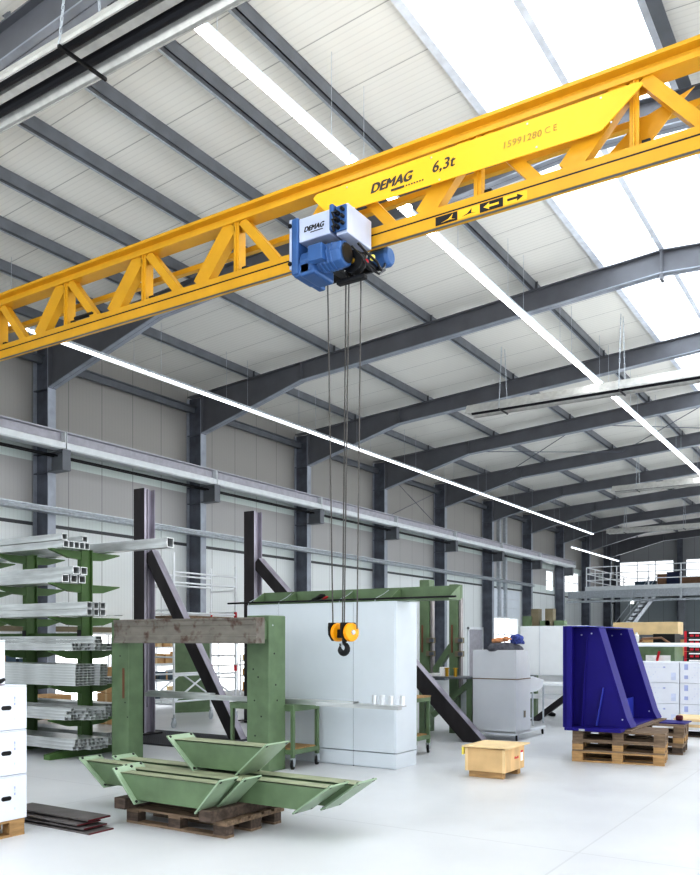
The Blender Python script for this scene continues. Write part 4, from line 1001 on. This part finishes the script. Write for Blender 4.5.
# ------------------------------------------------------------------ green clamping machine right of the cabinet
cm = thing('clamping_machine', 'tall green two-post clamping machine right of the grey cabinet', 'machine', (-6.9, 13.6, 0))
OX, OY = -6.9, 13.6
def lc(x, y, Y): p = atY(x, y, Y); return p.x-OX, p.z
for i, (xa, xb, yt) in enumerate(((419.5, 429, 580), (449, 457.5, 584.5))):
    x0 = lc(xa, 640, OY)[0]; x1 = lc(xb, 640, OY)[0]; zt = lc(xa, yt, OY)[1]
    ps = MB().box(x0, x1, 0, .22, 0, zt).build('post', M['green'], cm, .008)
    MB().box(x1+.01, x1+.055, .03, .12, .75, zt-.25).build('slide_rail', M['steel_slide'], cm, .004)
    MB().box(x0+.05, x0+.075, -.02, 0, 1.45, 1.95).build('rusty_strip', M['brownrust'], ps)
    for z in (1.62, 1.38):
        c = MB().box(x1-.02, x1+.12, -.08, .03, z, z+.10).build('clamp', M['khaki'], cm, .006)
        MB().box(x1+.06, x1+.14, -.11, -.08, z+.02, z+.08).build('clamp_jaw', M['steel'], c)
a = lc(432, 672, OY); b = lc(449.5, 646, OY)
MB().bar((a[0], .1, a[1]), (b[0], .1, b[1]), .1, .11).build('diagonal_brace', M['green'], cm)
a = lc(424, 676, OY-.6); b = lc(472, 676, OY-.6)
MB().box(a[0]-.2, b[0]-.02, -.75, -.1, a[1]-.03, a[1]).build('table_top', M['steel_lt'], cm)
for x in (a[0]-.1, b[0]-.1): MB().box(x-.05, x+.05, -.5, -.4, 0, a[1]-.03).build('table_leg', M['green'], cm)
MB().bar((a[0]+.1, -.45, .35), (b[0]-.1, -.45, a[1]-.1), .07, .09).build('table_brace', M['green'], cm)
TZ = a[1]
for k, xx in enumerate((447, 455.5)):
    p = atY(xx, 676, OY-.5)
    t = thing('yellow_canister', 'small yellow canister on the clamping machine table, %s' % ['left one', 'right one'][k], 'canister', (p.x, OY-.5, TZ), 0, 'yellow canisters')
    MB().lathe([(.03,0),(.03,.12),(.02,.13)], (0,0,0), (0,0,1), 14).build('can', M['gold'], t, smooth=True)
    MB().lathe([(.045,.13),(.045,.15)], (0,0,0), (0,0,1), 14).build('cap', M['gold'], t)
p = atY(443, 676, OY-.5); t = MB().box(0, .1, 0, .1, 0, .16).build('white_box', M['paper'], None, .005); t.location = (p.x-.07, OY-.5, TZ); tag(t, 'small white box on the clamping machine table beside the canisters', 'box')
p = atY(435, 676, OY-.55); t = MB().box(0, .22, 0, .2, 0, .05).build('paper_stack', M['paper'], None, .004); t.location = (p.x-.12, OY-.55, TZ); tag(t, 'stack of white papers on the clamping machine table', 'paper')
p = atZ(456, 722); q = atZ(471, 722)
ec = thing('control_box', 'white electrical control box standing left of the console', 'control box', (-6.62, 13.75, 0))
MB().box(0, .42, 0, .35, .08, .98).build('box_body', M['white'], ec, .008); MB().box(.03, .39, -.012, 0, .12, .94).build('box_door', M['white'], ec, .004); MB().box(.34, .37, -.03, -.012, .8, .9).build('handle', M['black'], ec)
for x in (.02, .34): MB().box(x, x+.06, .02, .33, 0, .08).build('foot', M['steel'], ec)

# ------------------------------------------------------------------ white panelled machine behind the console
wp = thing('panelled_machine', 'white two-door machine housing on green legs behind the console', 'machine', (-6.75, 17.0, 0))
x0 = atY(520, 650, 17.0).x+6.75; xm = atY(539.5, 650, 17).x+6.75; x1 = atY(585, 650, 17).x+6.75
MB().box(x0, x1, .02, .8, .93, 1.98).build('housing', M['cab'], wp, .006)
MB().box(x0+.01, xm-.006, 0, .02, .94, 1.97).build('door', M['white'], wp, .004); MB().box(xm+.006, x1-.01, 0, .02, .94, 1.97).build('door', M['white'], wp, .004)
for x in (x0+.1, x1-.30): MB().box(x, x+.14, .3, .45, 0, .93).build('leg', M['green'], wp)
MB().box(x0+.05, x1, .25, .5, .42, .52).build('leg_rail', M['white'], wp)
for k, xx in enumerate((533.5, 547.5)):
    a = atY(xx, 630, 17.6).x+6.75; MB().box(a, a+.17, .45, .65, 1.98, 2.36).build('dark_guide', M['khaki'], wp)
    MB().box(a+.2, a+.42, .45, .65, 1.98, 2.10).build('green_cap', M['green'], wp)
MB().box(x0-.1, x0+.1, .4, .6, 1.0, 2.2).build('green_post', M['green'], wp)
tw = thing('white_table', 'low white table with thin legs behind the console', 'table', (-5.9, 15.6, 0))
MB().box(0, 1.6, 0, .7, .80, .84).build('table_top', M['white'], tw)
for x in (.05, 1.55):
    for y in (.05, .65): MB().tube((x, y, 0), (x, y, .80), .02, 8).build('leg', M['galv'], tw)
st = MB(); st.bar((-6.0, 16.7, .15), (-5.0, 16.7, .92), .1, .12, (0,0,1), .0); tag(st.build('dark_strut', M['mill_d']), 'short dark steel strut leaning under the white machine housing', 'strut')
t = thing('hand_cleaner_tool', 'small dark tool lying on the floor behind the console', 'tool', (atZ(550, 716).x, atZ(550, 716).y, .03))
MB().sweep([(-.12,0,0),(-.03,0,.01),(.05,0,.015),(.12,0,.0)], [.02,.03,.05,.03], 10).build('tool_body', M['black'], t, smooth=True)
MB().tube((-.28,0,-.01),(-.12,0,0),.014,8).build('tool_handle', M['galv'], t)

# ------------------------------------------------------------------ mobile scaffold
sc = thing('scaffold_tower', 'white aluminium mobile scaffold tower on casters by the wall', 'scaffold', (-12.1, 11.5, 0))
sx, sy, szn, szf = .68, 1.78, 3.35, 3.2
for x in (0, sx):
    for y in (0, sy):
        MB().tube((x, y, .26), (x, y, szn if y == 0 else szf), .024, 10).build('post', M['white'], sc)
        caster(x, y, .085, sc, 'galv')
        MB().tube((x, y, .17), (x, y, .3), .016, 8).build('caster_stem', M['galv'], sc)
for y in (0, sy):
    for z in (.45, .9, 1.35, 1.8, 2.25, 2.7): MB().tube((0, y, z), (sx, y, z), .018, 8).build('rung', M['white'], sc)
for x in (0, sx):
    for z in (2.78, 2.98, 2.2, 2.05): MB().tube((x, 0, z), (x, sy, z), .02, 8).build('guard_rail', M['white'], sc)
    MB().tube((x, 0, 1.0), (x, sy, 1.0), .02, 8).build('long_rail', M['white'], sc); MB().tube((x, 0, .5), (x, sy, .5), .02, 8).build('long_rail', M['white'], sc)
    MB().tube((x, 0, .5), (x, sy*.5, 1.0), .02, 8).build('brace', M['white'], sc); MB().tube((x, sy, .5), (x, sy*.5, 1.0), .02, 8).build('brace', M['white'], sc)
    for y, z in ((0, 2.2), (sy, 2.2), (sy, 1.1)): MB().tube((x, y, z-.06), (x, y, z+.06), .032, 10).build('red_clamp', M['redb'], sc)
MB().box(-.02, sx+.02, .1, sy-.1, 2.10, 2.15).build('platform', M['wood_d'], sc)

# ------------------------------------------------------------------ shelving with cartons along the low windows
def shelf(label, x0, y0, L, levels, zt, d=.5):
    t = thing('shelf_unit', label, 'shelf', (x0, y0, 0), 0, 'shelf units by the wall')
    for y in (0, L):
        for x in (0, d): MB().box(x-.02, x+.02, y-.02, y+.02, 0, zt).build('upright', M['white'], t)
    for z in levels: MB().box(-.02, d+.02, -.02, L+.02, z-.03, z).build('shelf_board', M['white'], t)
    return t
rc = random.Random(11)
def fill(x0, y0, L, levels, nm, d=.45, cap=None):
    for li, z in enumerate(levels):
        y = y0+.05; k = 0
        while y < y0+L-.35:
            w = rc.uniform(.3, .6); h = rc.uniform(.16, .30); w = min(w, y0+L-.05-y)
            m = rc.choice(['card', 'card', 'card', 'paper', 'teal', 'ply_top'])
            t = thing('small_carton', '%s, %s shelf of the %s, %s from the near end' % ({'card':'brown carton','paper':'white carton','teal':'slate blue box','ply_top':'pale carton'}[m], ORD[li], nm, ORD[k]), 'carton', (x0+.03, y, z), 0, 'cartons on the wall shelves')
            MB().box(0, d, 0, w-.04, 0, h).build('carton_body', M[m], t, .006)
            MB().box(d, d+.002, (w-.04)/2-.03, (w-.04)/2+.03, 0, h).build('tape_band', M['ply_top'] if m == 'card' else M['card'], t)
            y += w + rc.uniform(.02, .12); k += 1
S1 = [.25, .70, 1.12, 1.52]
shelf('white shelf unit with cartons seen between the green frame posts', -15.3, 13.4, 2.6, S1, 1.75); fill(-15.3, 13.4, 2.6, S1, 'unit behind the scaffold')
shelf('white shelf unit with cartons seen behind the cantilever rack', -15.4, 8.0, 3.0, S1[:3], 1.5); fill(-15.4, 8.0, 3.0, S1[:3], 'unit behind the rack')
shelf('white shelf unit standing left of the grey cabinet by the wall', -15.3, 18.0, 2.8, S1[:3], 1.3); fill(-15.3, 18.0, 2.8, S1[:3], 'unit near the cabinet')
for k, (px_, w, h, z) in enumerate(((107, .55, .62, 0), (107, .55, .5, .63), (36, .7, .5, 0))):
    p = atY(px_, 720, 11.3)
    t = thing('brown_carton', 'large brown cardboard carton on the floor behind the rack, %s' % ['lower right', 'upper right', 'left'][k], 'carton', (p.x-.3, 11.3, z), 0, 'large cartons behind the rack')
    MB().box(0, w, 0, .6, 0, h).build('carton_body', M['card'], t, .008); MB().box(w/2-.03, w/2+.03, -.002, 0, 0, h).build('tape_band', M['ply_top'], t)
gp = thing('steel_screen', 'upright green steel panel between the scaffold and the wall', 'panel', (-13.65, 14.35, 0), R(60))
MB().box(-.42, .42, -.02, .02, .02, 1.95).build('panel_sheet', M['green'], gp, .004); MB().box(-.44, .44, -.04, .04, 0, .05).build('panel_foot', M['green'], gp); MB().box(.05, .11, -.03, -.02, 1.1, 1.18).build('latch', M['black'], gp)
# coats hanging on a rail left of the cabinet
cr2 = thing('coat_rack', 'white rail stand with hanging work clothes left of the grey cabinet', 'coat rack', (-12.6, 16.4, 0))
MB().tube((0, 0, 1.55), (1.5, 0, 1.55), .018, 8).build('hanging_rail', M['white'], cr2)
for x in (0, 1.5): MB().tube((x, 0, 0), (x, 0, 1.55), .018, 8).build('stand_post', M['white'], cr2); MB().box(x-.02, x+.02, -.25, .25, 0, .03).build('stand_foot', M['white'], cr2)
for k, m in enumerate(('teal', 'redb', 'navy', 'cloth_d')):
    t = thing('hanging_jacket', '%s work jacket hanging on the rail stand' % ['slate blue', 'red', 'navy', 'dark grey'][k], 'jacket', (-12.35+.33*k, 16.4, 0), 0, 'hanging jackets')
    MB().prism([(-.06,1.5),(.06,1.5),(.2,1.42),(.24,.95),(.17,.93),(.16,1.2),(.17,.72),(-.17,.72),(-.16,1.2),(-.17,.93),(-.24,.95),(-.2,1.42)], 'y', -.05, .05).build('jacket_body', M[m], t, .02)
    MB().path([(0,0,1.49),(0,0,1.54),(.02,0,1.575),(.0,0,1.59)], .006, 6).build('hanger', M['galv'], t)

# ------------------------------------------------------------------ mezzanine, stair, stored boxes
MZ, MY, MX = 4.74, 47.8, -14.6
mz = thing('mezzanine', 'steel mezzanine platform with white railing at the far end of the hall', 'mezzanine', (MX, MY, 0))
MB().box(0, 18, 0, 1.5, MZ-.08, MZ).box(3.3, 18, 1.5, 5.0, MZ-.08, MZ).box(0, 18, 5.0, YB-MY-.02, MZ-.08, MZ).build('deck', M['steel_lt'], mz)
MB().box(-.06, 18, -.14, 0, MZ-.20, MZ+.04).build('edge_beam', M['rail_white'], mz)
MB().box(-1.1, 18, .0, .12, MZ-.62, MZ-.20).build('main_beam', M['galv'], mz)
MB().tube((-1.1, -.3, MZ-.82), (18, -.3, MZ-.82), .07, 10).build('service_pipe', M['galv'], mz)
for x in (.02, 2.6, 5.2, 7.8): MB().box(x-.06, x+.06, -.34, -.26, MZ-.82, MZ-.2).build('pipe_hanger', M['galv'], mz)
for x in (atY(682, 620, 48.1).x-MX, 9.6):
    MB().box(x-.17, x+.17, .2, .4, 0, MZ-.6).build('mezzanine_column', M['steel_lt'], mz)
xx = 0
while xx < 16: MB().box(xx-.025, xx+.025, -.1, -.05, MZ, MZ+1.15).build('railing_post', M['white'], mz); xx += 1.72
for z in (.4, .78, 1.15): MB().box(0, 16, -.1, -.05, MZ+z-.025, MZ+z+.025).build('railing_bar', M['white'], mz)
yy = 1.6
while yy < 9: MB().box(-.025, .025, yy-.025, yy+.025, MZ, MZ+1.15).build('railing_post', M['white'], mz); yy += 1.6
for z in (.4, .78, 1.15): MB().box(-.025, .025, -.05, 9, MZ+z-.025, MZ+z+.025).build('railing_bar', M['white'], mz)
for x in (5.0, 7.0):
    MB().box(x-.06, x+.06, 1.0, 9, MZ-.35, MZ-.08).build('joist', M['steel'], mz)
for k, (x, l, h, m) in enumerate(((-13.2, 1.2, .6, 'teal'), (-11.9, .55, 1.0, 'brown'), (-11.3, .7, 1.1, 'navy'), (-10.5, 1.5, .75, 'brown'), (-8.9, 1.2, .9, 'brown'), (-7.6, 1.6, .8, 'brown'))):
    t = thing('stored_crate', 'stored %s crate on the mezzanine behind the railing, %s from the left' % ({'teal':'slate blue','brown':'brown','navy':'navy'}[m], ORD[k]), 'crate', (x, 53.0, MZ+.004), 0, 'crates on the mezzanine')
    MB().box(0, l, 0, .9, 0, h-.06).build('crate_body', M[m], t, .01); MB().box(-.03, l+.03, -.03, .93, h-.06, h).build('crate_lid', M[m], t)
# end wall columns
for k, x in enumerate((-16.1, -11.9, -7.8)):
    t = MB().box(x-.15, x+.15, YB-.34, YB-.32, 0, deck(x)-.05).box(x-.15, x+.15, YB-.03, YB-.01, 0, deck(x)-.05).box(x-.01, x+.01, YB-.32, YB-.03, 0, deck(x)-.05).build('end_wall_column', M['steel']); tag(t, 'dark steel column on the end wall, %s from the left' % ORD[k], 'column', 'end wall columns')
# stair under the mezzanine
sr = thing('steel_stair', 'grey open steel stair rising to the mezzanine', 'stair', (-14.3, 49.5, 0), R(35))
N = 18; x1s, zt = 3.4, MZ-.2
for y in (0, 1.2):
    MB().bar((0, y, .1), (x1s, y, zt), .05, .2).build('stringer', M['galv'], sr)
    MB().tube((0, y, 1.05), (x1s, y, zt+.95), .025, 8).build('handrail', M['galv'], sr)
    for f in (0, .33, .66, 1): MB().tube((x1s*f, y, zt*f+.1), (x1s*f, y, zt*f+1.05), .02, 8).build('handrail_post', M['galv'], sr)
for k in range(N): MB().box(x1s*(k+.5)/N-.10, x1s*(k+.5)/N+.12, .03, 1.17, zt*(k+.5)/N-.03, zt*(k+.5)/N+.03).build('tread', M['steel_lt'], sr)
# hanging lamp under the mezzanine
p = atY(631, 601, 47.2)
t = thing('ceiling_spot', 'small bright lamp on the service pipe under the mezzanine', 'lamp', (p.x, 47.45, MZ-.90))
MB().lathe([(.05,0),(.08,-.05),(.08,-.1)], (0,0,0), (0,0,1), 14).build('lamp_body', M['lamp'], t)

# ================================================================== LIGHT, SKY, CAMERA
w = bpy.data.worlds.new('World'); scene.world = w; w.use_nodes = True
nt = w.node_tree; bg = nt.nodes['Background']         # overcast sky above; below the horizon, added brightness that lifts the ceiling
tc = nt.nodes.new('ShaderNodeTexCoord'); sp_ = nt.nodes.new('ShaderNodeSeparateXYZ'); nt.links.new(tc.outputs['Generated'], sp_.inputs[0])
mr = nt.nodes.new('ShaderNodeMapRange'); nt.links.new(sp_.outputs[2], mr.inputs[0])
mr.inputs[1].default_value = -.05; mr.inputs[2].default_value = .05; mr.inputs[3].default_value = 5.5; mr.inputs[4].default_value = 2.8
m2 = nt.nodes.new('ShaderNodeMapRange'); nt.links.new(sp_.outputs[2], m2.inputs[0])       # an overcast sky is brightest overhead
m2.inputs[1].default_value = .3; m2.inputs[2].default_value = .9; m2.inputs[3].default_value = 0.0; m2.inputs[4].default_value = 7.0
bg.inputs[0].default_value = (.97, .985, 1.0, 1); ad = nt.nodes.new('ShaderNodeMath'); ad.operation = 'ADD'; nt.links.new(mr.outputs[0], ad.inputs[0]); nt.links.new(m2.outputs[0], ad.inputs[1]); nt.links.new(ad.outputs[0], bg.inputs[1])
def area(name, loc, rot, sx_, sy_, power, col=(1,1,1)):
    l = bpy.data.lights.new(name, 'AREA'); l.shape = 'RECTANGLE'; l.size = sx_; l.size_y = sy_; l.energy = power; l.color = col
    o = bpy.data.objects.new(name, l); COL.objects.link(o); o.location = loc; o.rotation_euler = rot; return o
cam = bpy.data.cameras.new('camera'); co = bpy.data.objects.new('camera', cam); COL.objects.link(co)
co.location = (0, 0, H); co.rotation_euler = (R(90), 0, YAW)
cam.sensor_fit = 'HORIZONTAL'; cam.sensor_width = 36; cam.lens = 36*F/700; cam.shift_y = (CY-437.5)/700; cam.clip_end = 400
scene.camera = co
scene.view_settings.view_transform = 'Standard'; scene.view_settings.look = 'None'
scene.view_settings.exposure = -0.38; scene.view_settings.gamma = 0.80
scene.cycles.max_bounces = 8; scene.cycles.diffuse_bounces = 5; scene.cycles.transparent_max_bounces = 12
scene.cycles.use_denoising = True
scene.cycles.sample_clamp_indirect = 8.0
